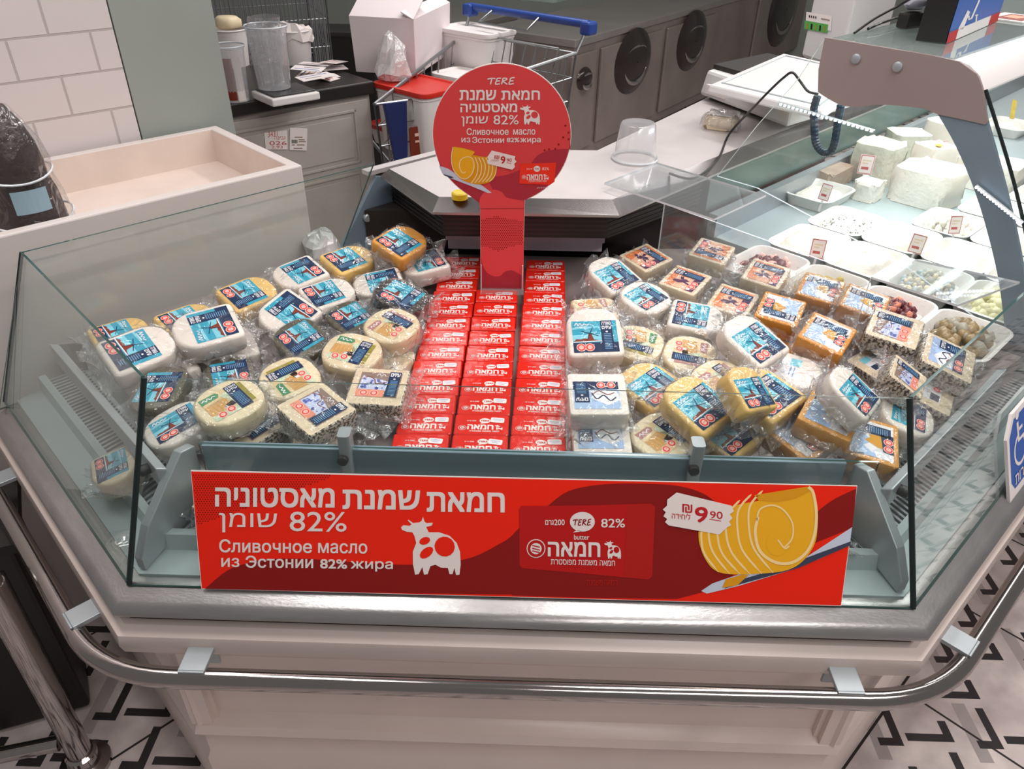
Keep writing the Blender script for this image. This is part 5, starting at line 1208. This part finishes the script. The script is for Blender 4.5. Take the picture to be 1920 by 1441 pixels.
Q.poly(ell(.058, cy_+.075, .0095, .0095, 14), 'paper_tag', 1); Q.line([(.058,cy_+.060),(.061,cy_+.02),(.09,cy_+.02),(.105,cy_-.022),(.115,cy_-.018)], .010, 'paper_tag', 1); Q.line([(.06,cy_+.042),(.085,cy_+.042)], .007, 'paper_tag', 1)
put_text(m, heb('אפשרות'), ((.03,z0_+.008),(.145,z0_+.008),(.145,z0_+.028),(.03,z0_+.028)), .0044, 'paper_tag', .012)
m.build('board', sg)
# ================================================================== left: white bin with goods in bags
BZ = 1.10; A_ = Vector((-1.095, .60)); B_ = atz(570, 311, BZ).xy; e1_ = Vector((.7071, .7071)); e2_ = Vector((-.7071, .7071))
B_ = A_+e1_*(B_-A_).dot(e1_); E_ = A_-e1_*.75; DP = .50
bn = thing('display_bin', ((A_.x+B_.x)/2, (A_.y+B_.y)/2, 0), 'white open-topped bin with a cream inside behind the left glass', 'bin')
def bn_(m, name, **k): m.v = [p-bn.location for p in m.v]; return m.build(name, bn, **k)
def strip_(a, b_, d, z0, z1, m, mt, nrm_):
    n = nrm_*d; m.prism([tuple(a), tuple(b_), tuple(b_+n), tuple(a+n)], z0, z1, mt)
m = MB(); oq = [E_, B_, B_+e2_*DP, E_+e2_*DP]; iq = [E_+e1_*.03+e2_*.03, B_-e1_*.03+e2_*.03, B_-e1_*.03+e2_*(DP-.03), E_+e1_*.03+e2_*(DP-.03)]
m.rings([[(*p, .02) for p in oq], [(*p, BZ) for p in oq], [(*p, BZ) for p in iq], [(*p, BZ-.12) for p in iq]], 'bin_white', True, True); bn_(m, 'body', bevel=.004)
m = MB(); q = [E_+e1_*.031+e2_*.031, B_-e1_*.031+e2_*.031, B_-e1_*.031+e2_*(DP-.031), E_+e1_*.031+e2_*(DP-.031)]
c_ = [(*p, BZ-.095) for p in q]; t_ = [(*p, BZ-.002) for p in q]
m.face(c_, 'cream_inside'); m.add(c_+t_, [(0,4,5,1),(1,5,6,2),(2,6,7,3),(3,7,4,0)], 'cream_inside'); bn_(m, 'tray')
mat('dark_goods', (52, 34, 34), .35, var=.5, vscale=30, bump=.8, bscale=25); mat('card_tan', (196, 164, 136), .6); mat('pale_sticker', (150, 176, 190), .4)
clear('bag_film', (.97,.97,.97), base=.03, rough=.12, haze=.02, crinkle=.6, cscale=20, power=3)
def bag(px, py, rad, h, label, seed):
    w = A_+e1_*.075+e2_*.135; t = thing('filled_bag', (w.x, w.y, BZ-.094), label, 'bag', 'plastic bags of dark goods in the bin'); rd = random.Random(seed); n = 22
    def shell(k, amp, mt, nm, top=True):
        m = MB(); m.rings([[(rad*f*k*math.cos(a)*(1+rd.uniform(-amp, amp)), rad*f*k*math.sin(a)*(1+rd.uniform(-amp, amp)), max(0, h*z+rd.uniform(-amp, amp)*.02*(z > 0))) for a in (2*math.pi*i/n for i in range(n))] for f, z in ((1.0,0),(1.12,.06),(1.08,.25),(.98,.4),(.86,.52),(.9,.62),(.8,.75),(.62,.88),(.35,1.0))], mt, top, top); return m.build(nm, t, smooth=60 if top else None)
    shell(.88, .05, 'dark_goods', 'contents'); shell(1.03, .05, 'bag_film', 'plastic_bag', False)
    for z, f in ((.24, 1.12), (.55, .93)):
        m = MB(); m.tube([(rad*f*math.cos(a), rad*f*math.sin(a), h*z+.006*math.sin(a*2)) for a in (2*math.pi*i/28 for i in range(28))], .0025, 'acrylic_edge', 5, closed=True); m.build('band', t)
    m = MB(); m.rings([[(rad*1.07*math.cos(R(a)), rad*1.07*math.sin(R(a)), z) for a in range(-70, -20, 8)] for z in (h*.34, h*.5)], 'pale_sticker', False, False, False); m.build('sticker', t)
    return t
bag(6, 400, .082, .32, 'clear bag of dark goods standing in the left end of the white bin', 3)
# ================================================================== cabinet with black top, and what stands on it
CZ = .955; ca, cb_ = atz(432, 194, CZ), atz(697, 151, CZ)
fe = Vector((cb_.x-ca.x, cb_.y-ca.y)).normalized(); ft = Vector((-fe.y, fe.x)); a0 = ca.xy-fe*.25; b0 = cb_.xy
cab = thing('cabinet', ((a0.x+b0.x)/2, (a0.y+b0.y)/2, 0), 'pale grey cabinet with a thick black top behind the white bin', 'cabinet')
mat('cabinet_paint', (176, 168, 162), .4, var=.03, vscale=5); mat('cabinet_top', (34, 29, 28), .4, bump=.1)
def cab_(m, name, **k): m.v = [p-cab.location for p in m.v]; return m.build(name, cab, **k)
def fbox(x0, x1, y0, y1, z0, z1, m, mt):
    """box in cabinet-front coordinates: x along the front from its right end leftwards is negative"""
    q = [b0+fe*x0+ft*y0, b0+fe*x1+ft*y0, b0+fe*x1+ft*y1, b0+fe*x0+ft*y1]; m.prism([tuple(p) for p in q], z0, z1, mt)
LW = (b0-a0).length
m = MB(); fbox(-LW, .005, -.012, .62, CZ-.055, CZ, m, 'cabinet_top'); cab_(m, 'top', bevel=.006)
m = MB(); fbox(-LW+.01, -.012, .012, .6, .02, CZ-.056, m, 'cabinet_paint'); cab_(m, 'body', bevel=.004)
m = MB(); fbox(-LW+.06, -.03, -.002, .011, .06, CZ-.075, m, 'cabinet_paint'); dr_ = cab_(m, 'door', bevel=.003)
for z0, z1 in ((.60, .845), (.12, .56)):
    m = MB(); x0, x1 = -LW+.16, -.10
    for xa, xb, za, zb in ((x0,x1,z0,z0+.012),(x0,x1,z1-.012,z1),(x0,x0+.012,z0,z1),(x1-.012,x1,z0,z1)): fbox(xa, xb, -.008, -.002, za, zb, m, 'cabinet_paint')
    fbox(x0+.03, x1-.03, -.006, -.002, z0+.03, z1-.03, m, 'cabinet_paint')
    o = m.build('door_panel', None, bevel=.003); o.data.transform(Matrix.Translation(-cab.location)); o.parent = dr_
n3 = Vector((-ft.x, -ft.y, 0)); f3 = Vector((fe.x, fe.y, 0)); pf = Vector((b0.x, b0.y, 0))+n3*.0085
def note(name, quad, label, fn_):
    """sheet of paper taped on the cabinet door, surveyed corners bl br tr tl"""
    o0 = onpl(*quad[0], pf, n3); m = MB(); m.M = Matrix(((fe.x,0,n3.x),(fe.y,0,n3.y),(0,1,0))).to_4x4()
    def wl(px, py): w = onpl(px, py, pf, n3)-o0; return (w.dot(f3), w.z)
    m.prism([wl(*p) for p in quad], -.0004, .0008, 'paper'); P = Panel(m, wl, .001, .0003); fn_(P)
    o = m.build(name, None); o.location = o0; tag(o, label, 'note')
z2 = lambda x, y: (390+x*330/1585, y*300/1441)
mat('ink_pen', (176, 60, 66), .6)
def hand(P):
    P.text('3431', *z2(538,1188), *z2(625,1236), 'ink_pen', 0, 0, -2); P.text(heb('גבינה'), *z2(598,1226), *z2(695,1256), 'ink_pen', 0); P.text(heb('לבנה 620'), *z2(552,1270), *z2(708,1306), 'ink_pen', 0); P.text('2.93', *z2(570,1310), *z2(672,1336), 'ink_pen', 0)
def prn(P):
    for k in range(9): P.poly([z2(752+k*6,1256),z2(756+k*6,1256),z2(756+k*6,1290),z2(752+k*6,1290)], 'ink_black', 0)
    for y, x0, x1 in ((1235,780,850),(1258,815,870),(1275,815,880),(1305,755,780),(1305,800,868),(1336,770,850)): P.poly([z2(x0,y-5),z2(x1,y-5),z2(x1,y+4),z2(x0,y+4)], 'brown_ink', 0)
note('handwritten_note', [z2(520,1345), z2(716,1345), z2(712,1172), z2(505,1196)], 'paper note with red handwriting taped on the grey cabinet door', hand)
note('printed_note', [z2(735,1350), z2(888,1356), z2(894,1156), z2(738,1150)], 'printed white barcode slip on the grey cabinet door', prn)
mat('scale_black', (44, 42, 44), .25)
def onc(px, py, z=CZ): return atz(px, py, z)
w = onc(535, 172, CZ+.03); s2 = thing('kitchen_scale', (w.x, w.y, CZ+.001), 'small flat scale with black plate on the cabinet top', 'scale', rz=math.atan2(fe.y, fe.x))
m = MB(); m.box((0, 0, .016), (.215, .19, .03), 'white_plastic'); m.build('base', s2, bevel=.006)
m = MB(); m.box((.005, .006, .035), (.19, .165, .006), 'scale_black'); m.build('plate', s2, bevel=.003)
def vat(px, py, z, r0, r1, h, label, name='clear_tub', inner=None):
    w = atz(px, py, z); t = thing(name, (w.x, w.y, z+.001), label, 'tub', 'clear tubs on the cabinet')
    m = MB(); m.lathe([(.0005,0),(r0,0),(r1,h-.01),(r1+.004,h-.008),(r1+.004,h)], 'clear_plastic', n=28, cap0=False, cap1=False); m.build('body', t, smooth=50)
    m = MB(); m.tube([((r1+.004)*math.cos(a), (r1+.004)*math.sin(a), h) for a in (2*math.pi*i/28 for i in range(28))], .003, 'acrylic_edge', 6, closed=True); m.build('rim', t, smooth=60)
    return t
t1 = vat(444, 188, CZ, .052, .062, .21, 'clear tub with a brown and white label, left end of the cabinet')
for a_0, a_1, mt, z0, z1 in ((-100,-62,'mill',.01,.17),(-60,-20,'paper',.005,.17)):
    m = MB(); m.rings([[(.054*math.cos(R(a)), .054*math.sin(R(a)), z) for a in range(a_0, a_1+1, 6)] for z in (z0, z1)], mt, False, False, False); m.build('label', t1)
t2 = vat(515, 164, CZ+.0405, .066, .080, .235, 'tall clear tub standing on the small flat scale')
m = MB(); rd = random.Random(2); m.rings([[((.05+.02*z/.2)*math.cos(a)*rd.uniform(.6,1), (.05+.02*z/.2)*math.sin(a)*rd.uniform(.6,1), z) for a in (2*math.pi*i/14 for i in range(14))] for z in (.01,.06,.12,.18,.24,.27)], 'film_loose', False, False); m.build('crumpled_film', t2)
def bucket(px, py, z, r0, r1, h, label, mt='white_plastic'):
    w = atz(px, py, z); t = thing('plastic_bucket', (w.x, w.y, z+.001), label, 'bucket', 'white buckets on the cabinet')
    m = MB(); m.lathe([(.0005,0),(r0,0),(r1,h),(r1-.004,h),(r0-.004,.004),(.0005,.004)], mt, n=24, cap0=False, cap1=False); m.build('body', t, smooth=50)
    m = MB(); m.tube([(r1*math.cos(a), r1*math.sin(a), h) for a in (2*math.pi*i/24 for i in range(24))], .004, mt, 6, closed=True); m.build('rim', t, smooth=60); return t
t3 = bucket(555, 118, CZ, .075, .09, .15, 'white square-sided bucket with film hanging out, behind the tall tub')
m = MB(); rd = random.Random(9); m.rings([[(.09*f*math.cos(a)*rd.uniform(.85,1.1), .09*f*math.sin(a)*rd.uniform(.85,1.1), z+rd.uniform(-.02,.02)) for a in (2*math.pi*i/14 for i in range(14))] for f, z in ((1.12,.11),(1.05,.15),(.8,.17),(.4,.16))], 'paper', False); m.build('liner', t3)
bk2 = bucket(440, 122, CZ, .07, .082, .16, 'white bucket with a yellow sponge, behind the labelled clear tub')
w = atz(430, 60, CZ+.19); m = MB(); m.rings([[(.06*f*math.cos(a)*(1+.15*math.sin(3*a)), .05*f*math.sin(a), z) for a in (2*math.pi*i/18 for i in range(18))] for f, z in ((.8,0),(1,.012),(1,.04),(.7,.055))], 'cheese_ivory'); o = m.build('sponge', None, smooth=50); o.location = (bk2.location.x, bk2.location.y, CZ+.162); tag(o, 'yellowish sponge lying on the white bucket', 'sponge')
rd = random.Random(11)
for k in range(9):
    w = atz(575+rd.uniform(0, 62), 140+rd.uniform(-12, 12), CZ+.01); m = MB(); a, b_ = rd.uniform(.05, .08), rd.uniform(.03, .045)
    m.box((0, 0, 0), (a*2, b_*2, .002), 'paper_tag'); P = Panel(m, lambda x, y: (x, y), .0014, .0004)
    P.line([(-a*.8, b_*.5), (a*.8, b_*.4)], .007, ['navy', 'ink_price', 'tag_blue'][k % 3], 0); P.line([(-a*.7, -b_*.3), (a*.3, -b_*.3)], .005, ['ink_price', 'salmon', 'navy'][k % 3], 0)
    o = m.build('paper_slip', None); o.location = (w.x, w.y, CZ+.004+k*.005); o.rotation_euler = (R(rd.uniform(-5, 5)), R(rd.uniform(-5, 5)), R(rd.uniform(0, 180)))
    tag(o, 'loose printed paper slip in the untidy pile on the cabinet', 'paper', 'printed slips piled on the cabinet')
# ================================================================== trolleys
def grid(m, p00, p10, p11, p01, nu, nv, r, mt='wire'):
    """wire mesh filling a four-cornered patch"""
    p00, p10, p11, p01 = (Vector(p) for p in (p00, p10, p11, p01))
    for i in range(nu+1):
        t = i/nu; m.tube([p00.lerp(p10, t), p01.lerp(p11, t)], r*(1.6 if i in (0, nu) else 1), mt, 5)
    for j in range(nv+1):
        t = j/nv; m.tube([p00.lerp(p01, t), p10.lerp(p11, t)], r*(1.6 if j in (0, nv) else 1), mt, 5)
hl, hr = atz(882, 12, 1.17), atz(1104, 46, 1.17); hc = (hl+hr)/2
ax = (hr-hl).normalized(); bk_ = Vector((ax.y, -ax.x, 0)); bk_ = -bk_ if bk_.y > 0 else bk_
ct = thing('shopping_cart', (hc.x, hc.y, 0), 'shopping cart with blue handle, loaded with white tubs and a foam box', 'shopping cart')
def ct_(m, name, par=None, **k): m.v = [p-ct.location for p in m.v]; return m.build(name, par or ct, **k)
m = MB(); m.tube([hl-ax*.0, hr], .019, 'blue_plastic', 10); hd = ct_(m, 'handle', smooth=60)
for p in (hl, hr):
    m = MB(); m.box((p.x, p.y, p.z-.015), (.06, .07, .06), 'blue_plastic', math.atan2(ax.y, ax.x)); ct_(m, 'handle_end', bevel=.012)
nl, nr = atz(702, 196, .91), atz(842, 178, .91)
fl_, fr_ = hl-ax*-.02+bk_*.06, hr-ax*.02+bk_*.06
fl_.z = fr_.z = 1.05
cx0 = (nl+nr)/2; nvec = (nr-nl).normalized()
bl_, br_ = Vector((nl.x, nl.y, .45))+Vector((.02,.04,0)), Vector((nr.x, nr.y, .45))+Vector((.0,.04,0))
fbl, fbr = Vector((fl_.x, fl_.y, .52))+bk_*.1, Vector((fr_.x, fr_.y, .52))+bk_*.1
m = MB(); grid(m, nl, nr, br_, bl_, 6, 5, .0032); grid(m, nl, fl_, fbl, bl_, 12, 5, .0032); grid(m, nr, fr_, fbr, br_, 14, 5, .0032); grid(m, bl_, br_, fbr, fbl, 6, 8, .0032); grid(m, fl_, fr_, fbr, fbl, 9, 5, .0032)
ct_(m, 'basket')
m = MB(); m.tube([nl, fl_, hl], .009, 'wire', 8); m.tube([nr, fr_, hr], .009, 'wire', 8)
for p, q in ((fbl, bl_), (fbr, br_)):
    m.tube([p, (p.x, p.y, .14), (q.x, q.y, .12)], .012, 'wire', 8)
m.tube([(fbl.x, fbl.y, .14), (fbr.x, fbr.y, .14)], .012, 'wire', 8); ct_(m, 'frame')
m = MB(); q = [hl.lerp(hr, .22)+bk_*.01, hl.lerp(hr, .2)+bk_*.10-Vector((0,0,.05)), hl.lerp(hr, .62)+bk_*.10-Vector((0,0,.05)), hl.lerp(hr, .62)+bk_*.01]
m.tube(q, .006, 'wire', 6)
grid(m, hl.lerp(hr,.12)+bk_*.12-Vector((0,0,.1)), hl.lerp(hr,.9)+bk_*.12-Vector((0,0,.1)), hl.lerp(hr,.86)+bk_*.22-Vector((0,0,.42)), hl.lerp(hr,.16)+bk_*.22-Vector((0,0,.42)), 9, 3, .003); ct_(m, 'child_seat')
for p in (nl.lerp(nr, .22),):
    z_ = Vector((0,0,1)); fo = -Vector((nvec.y, -nvec.x, 0)); fo = -fo if fo.y > 0 else fo
    m = MB(); m.hexa([p+nvec*-.05+fo*.01, p+nvec*.06+fo*.01, p+nvec*.045+fo*.012-z_*.36, p+nvec*-.0+fo*.012-z_*.36], [p+nvec*-.05+fo*.035+z_*.01, p+nvec*.06+fo*.035+z_*.01, p+nvec*.045+fo*.03-z_*.36, p+nvec*-.0+fo*.03-z_*.36], 'navy_plastic'); ct_(m, 'corner_guard', bevel=.005)
p = nl.lerp(nr, .62)-Vector((0,0,.2)); m = MB(); m.M = Matrix.Translation(p+fo*.01) @ Matrix(((nvec.x,0,fo.x),(nvec.y,0,fo.y),(0,1,0))).to_4x4()
m.prism(rrect(.15,.17,.01), 0, .006, 'mill'); P = Panel(m, lambda x, y: (x, y), .0065, .0005); P.line([(-.05,.05),(.05,.05)], .014, 'seal_pale', 0); P.line([(-.05,.02),(.0,.02),(.0,-.02),(.05,-.02)], .01, 'seal_pale', 0); P.line([(-.05,-.05),(.05,-.05)], .012, 'seal_pale', 0); ct_(m, 'plate')
for p in (bl_, br_, fbl, fbr):
    m = MB(); m.M = Matrix.Translation((p.x, p.y, .062)) @ Matrix.Rotation(R(90), 4, 'Y'); m.lathe([(.012,-.016),(.058,-.014),(.061,0),(.058,.014),(.012,.016)], 'black_soft', n=18); ct_(m, 'wheel', smooth=40)
def square_tub(px, py, z, w_, d_, h, rz, label, lid=None, cat='tub', base=None):
    w = atz(px, py, z+h); t = thing('plastic_tub', (w.x, w.y, z), label, cat, None, R(rz))
    m = MB(); m.puck(rrect(w_, d_, .04, 4), [(.02, 0), (.014, .01), (.0, h-.03), (-.004, h-.03), (-.004, h-.012), (0, h-.01), (0, h-.004)], 'white_plastic'); m.build('body', t, smooth=40)
    m = MB(); mt = lid or 'white_plastic'; m.puck(rrect(w_+.02, d_+.02, .045, 4), [(0, h-.016), (-.002, h-.008), (0, h+.004), (.014, h+.005), (.02, h-.002)], mt); m.build('lid', t, smooth=40)
    return t
ang = math.degrees(math.atan2(ax.y, ax.x))
bzz = .52
t5 = square_tub(786, 158, .64, .35, .26, .30, ang, 'white tub with a red lid at the near end of the cart', 'red_plastic')
o = square_tub(768, 235, .53, .38, .26, .10, ang, 'white tub with a red lid at the bottom of the cart', 'red_plastic')
square_tub(868, 138, .64, .25, .2, .28, ang+4, 'white lidded tub in the cart beside the foam box')
square_tub(892, 54, .655, .36, .23, .43, ang+2, 'tall white lidded tub standing farthest back in the cart')
# foam box with open flaps on the red lid
w = atz(735, 100, 1.0); FBZ = .947
a_, b_, c_ = atz(668,134,FBZ), atz(780,142,FBZ), atz(843,100,FBZ)
fb_ = thing('foam_box', (a_+c_)/2, 'white carton with its flap open on the red-lidded tub', 'box'); cen = (a_+c_)/2; q = [a_-cen, b_-cen, c_-cen, a_+c_-b_-cen]; H2 = .24
mat('carton_white', (226, 214, 216), .6)
m = MB(); top_ = [p*1.04+Vector((0,0,H2)) for p in q]; m.hexa(q, [p*1.0 for p in q] and [p+Vector((0,0,.004)) for p in q], 'carton_white')
for i in range(4): m.hexa([q[i], q[(i+1)%4], q[(i+1)%4]*.97, q[i]*.97], [top_[i], top_[(i+1)%4], top_[(i+1)%4]-(q[(i+1)%4]*.03), top_[i]-(q[i]*.03)], 'carton_white')
m.build('carton', fb_)
i0, i1 = top_[0], top_[1]; inw = ((q[3]-q[0])*.55)
m = MB(); m.hexa([i0, i1, i1+inw*.75+Vector((0,0,.10)), i0+inw*.9+Vector((0,0,.13))], [p+Vector((0,0,.006)) for p in (i0, i1, i1+inw*.75+Vector((0,0,.10)), i0+inw*.9+Vector((0,0,.13)))], 'carton_white'); m.build('flap', fb_)
i0, i1 = top_[1], top_[2]; ow = (q[1]-q[0]).normalized()*.03
m = MB(); m.hexa([i0, i1, i1-ow*2+Vector((0,0,.03)), i0-ow*2+Vector((0,0,.03))], [p+Vector((0,0,.005)) for p in (i0, i1, i1-ow*2+Vector((0,0,.03)), i0-ow*2+Vector((0,0,.03)))], 'carton_white'); m.build('flap', fb_)
w = atz(738, 128, .99); m = MB(); rd = random.Random(4)
clear('film_white', (.98,.97,.97), base=.1, rough=.3, haze=.55, hazecol=(.93,.9,.9), crinkle=.8, cscale=30, power=2)
m.rings([[(.075*f*math.cos(a)*rd.uniform(.75,1.15), .06*f*math.sin(a)*rd.uniform(.75,1.15), max(0, z+rd.uniform(-.012,.012)*(z > 0))) for a in (2*math.pi*i/16 for i in range(16))] for f, z in ((.9,0),(1.15,.03),(1.0,.08),(.8,.13),(.45,.18),(.1,.2))], 'film_white')
o = m.build('crumpled_bag', None); o.location = (w.x, w.y-.02, .948); tag(o, 'crumpled thin plastic bag lying on the red lid', 'bag')
w = atz(603, 458, .89); m = MB(); m.rings([[(.05*f*math.cos(a)*rd.uniform(.75,1.15), .045*f*math.sin(a)*rd.uniform(.75,1.15), max(0, z+rd.uniform(-.008,.008)*(z > 0))) for a in (2*math.pi*i/14 for i in range(14))] for f, z in ((.9,0),(1.1,.02),(1.0,.05),(.7,.075),(.1,.085))], 'film_white'); o = m.build('crumpled_bag', None); o.location = (w.x, w.y, .8465); tag(o, 'small crumpled white bag in the back left corner of the case', 'bag')
# second trolley and a black crate farther back on the left
t6 = thing('wire_trolley', (-1.2, 3.9, 0), 'grey wire trolley behind the tubs on the cabinet', 'trolley')
def t6_(m, name, **k): m.v = [p-Vector((-1.2, 3.9, 0)) for p in m.v]; return m.build(name, t6, **k)
k0, k1, k2, k3 = atz(402,52,1.1), atz(622,36,1.1), atz(402,-45,1.28), atz(650,-70,1.28)
b00, b10 = Vector((k0.x,k0.y,.66)), Vector((k1.x,k1.y,.66)); dd = Vector((-.25,.55,0)); b00 += Vector((-.06,.16,0)); b10 += Vector((-.06,.16,0)); k0 += Vector((-.06,.16,0)); k1 += Vector((-.06,.16,0))
m = MB(); grid(m, k0+Vector((0,0,.12)), k1+Vector((0,0,.12)), b10, b00, 26, 4, .003); grid(m, k0+Vector((0,0,.12))+dd, k1+Vector((0,0,.12))+dd, b10+dd, b00+dd, 26, 4, .003); grid(m, k1+Vector((0,0,.12)), k1+Vector((0,0,.12))+dd, b10+dd, b10, 12, 4, .003); grid(m, b00, b10, b10+dd, b00+dd, 10, 5, .003); t6_(m, 'basket')
m = MB()
for p in (b00, b10, b10+dd, b00+dd): m.tube([p, (p.x, p.y, .1)], .012, 'wire', 8)
m.tube([b10, b10+Vector((.35,-.1,-.4))], .01, 'wire', 8); t6_(m, 'frame')
w = atz(628, 128, .70); bc = thing('black_crate', (w.x, w.y+.2, 0), 'black crate standing between the cabinet and the loaded cart', 'crate')
m = MB(); m.box((0, 0, .45), (.52, .40, .9), 'black'); m.build('body', bc, bevel=.01); m = MB(); m.box((0, -.19, .9), (.54, .03, .03), 'black_soft'); m.build('rim', bc, bevel=.005)
# ================================================================== steel refrigerated benches along the back
def bench(pA, pB, length, doors, label, hgt=.85, back=.75):
    """bench whose front top edge runs through two surveyed points; doors = list of (t0, t1) along the front"""
    e = Vector((pB.x-pA.x, pB.y-pA.y)).normalized(); n = Vector((e.y, -e.x)); n = -n if n.y > 0 else n
    t = thing('steel_bench', (pA.x, pA.y, 0), label, 'refrigerator', 'steel benches along the back wall'); o = Vector((pA.x, pA.y))
    def bx(x0, x1, y0, y1, z0, z1, m, mt): m.prism([tuple(q-o) for q in (o+e*x0+n*y1, o+e*x1+n*y1, o+e*x1+n*y0, o+e*x0+n*y0)], z0, z1, mt)
    m = MB(); bx(0, length, -back, 0, .02, hgt-.05, m, 'bench_steel'); m.build('body', t, bevel=.004)
    m = MB(); bx(-.01, length, -back, .012, hgt-.05, hgt, m, 'bench_top'); m.build('top', t, bevel=.006)
    for (x0, x1) in doors:
        m = MB(); bx(x0, x1, .001, .022, .10, hgt-.10, m, 'bench_steel'); d = m.build('door', t, bevel=.005)
        m = MB(); c = o+e*((x0+x1)/2)+n*.022-o; m.M = Matrix.Translation((c.x, c.y, hgt-.26)) @ Matrix(((e.x,0,n.x),(e.y,0,n.y),(0,1,0))).to_4x4(); rr = (x1-x0)*.30
        k = 28; m.rings([[(rr*f*math.cos(2*math.pi*i/k), rr*f*.78*math.sin(2*math.pi*i/k), z) for i in range(k)] for f, z in ((1.0,.0005),(.93,.012),(.75,.026),(.5,.034),(.02,.038))], 'bench_dent', False, False); m.M = Matrix.Translation((c.x, c.y, hgt-.26)) @ Matrix(((e.x,0,n.x),(e.y,0,n.y),(0,1,0))).to_4x4()
        m.tube([(rr*.62*math.cos(a), rr*.46*math.sin(a)-.01, .030) for a in (-math.pi*(.12+.76*i/12) for i in range(13))], [.002+.02*math.sin(math.pi*i/12) for i in range(13)], 'chrome', 8); m.tube([(rr*.5*math.cos(a), rr*.22+rr*.16*math.sin(a), .032) for a in (math.pi*(.1+.8*i/10) for i in range(11))], [.001+.008*math.sin(math.pi*i/10) for i in range(11)], 'chrome', 6)  # chrome crescents stand in for bright reflections on the dent
        o2 = m.build('handle_recess', d, smooth=50)
    return t
mat('bench_steel', (150, 138, 132), .3, metal=.5, var=.2, vscale=2.5); mat('bench_top', (170, 164, 160), .3, metal=.7, var=.1, vscale=4); mat('bench_dent', (58, 50, 48), .18, metal=.6)
pA, pB = atz(1078, 74, .85), atz(1345, 1, .85); e = (pB-pA).normalized(); n_ = Vector((e.y, -e.x, 0))
def along(px, py): w = onpl(px, py, pA, n_); return (w-pA).dot(e)
ds = [(along(x0, 130), along(x1, 130)) for x0, x1 in ((1068,1112),(1122,1232),(1240,1326),(1400,1482))]
bench(pA, pB, 4.2, ds, 'long steel refrigerated bench with dented recessed doors, right of the cart')
pC = atz(660, 22, .85); e_ = Vector((pA.x-pC.x, pA.y-pC.y)); 
bench(Vector((pC.x, pC.y, 0)), Vector((pA.x, pA.y, 0)), e_.length-.9, [(.3, .95)], 'steel refrigerated bench behind the loaded cart')
w = atz(960, 8, .852); m = MB(); m.prism(rrect(.55,.35,.05), 0, .05, 'shelf_glass'); o = m.build('plastic_sheet', None, bevel=.01); o.location = (w.x+.2, w.y+.35, .852); o.rotation_euler = (0, 0, R(-30)); tag(o, 'greenish clear plastic sheet lying on the steel bench behind the cart', 'sheet')
uvwall('wall_back', (6, 9), (-6, 9), 0, 3.0, .1, 'pillar_paint')
# ================================================================== bottom left: chrome barrier and black bin
w = atz(163, 1432, 0); br = thing('chrome_barrier', (w.x, w.y, 0), 'worn chrome barrier post with floor flange at the lower left', 'barrier')
m = MB(); m.tube([(0,0,.015),(0,0,.62)], .026, 'chrome_worn' if 0 else 'chrome', 16); m.build('post', br, smooth=60)
m = MB(); m.lathe([(.055,0),(.055,.012),(.036,.02),(.034,.05),(.028,.055)], 'chrome', n=24); m.build('flange', br, smooth=40)
m = MB(); u = Vector((-.9,-.25,0)).normalized(); m.tube(fillet([Vector((0,0,.60)), u*.0+Vector((0,0,.66)), u*.6+Vector((0,0,.66)), u*.6+Vector((0,0,.02))], .08, 6), .024, 'chrome', 14); m.build('rail', br, smooth=60)
m = MB(); m.tube([u*.03+Vector((0,0,.10)), u*.57+Vector((0,0,.10))], .018, 'chrome', 12); m.build('low_rail', br, smooth=60)
q0 = atz(172, 1326, 0); bb = thing('black_bin', (q0.x, q0.y, 0), 'tall black bin between the case and the chrome barrier', 'bin')
BQ = [(0,0),(-.10,.17),(-.40,-.06),(-.37,-.15)]
m = MB(); m.prism(BQ[::-1], .005, .56, 'black'); m.build('body', bb, bevel=.01)
m = MB(); m.puck(BQ[::-1], [(.0,.56),(.02,.565),(.02,.59),(-.01,.59)][:3], 'black_soft'); m.build('rim', bb)
for k in range(3):
    m = MB(); m.box((-.055-k*.105, -.012-k*.0115, .28), (.05, .012, .46), 'black_soft', R(6)); m.build('slat', bb, bevel=.003)
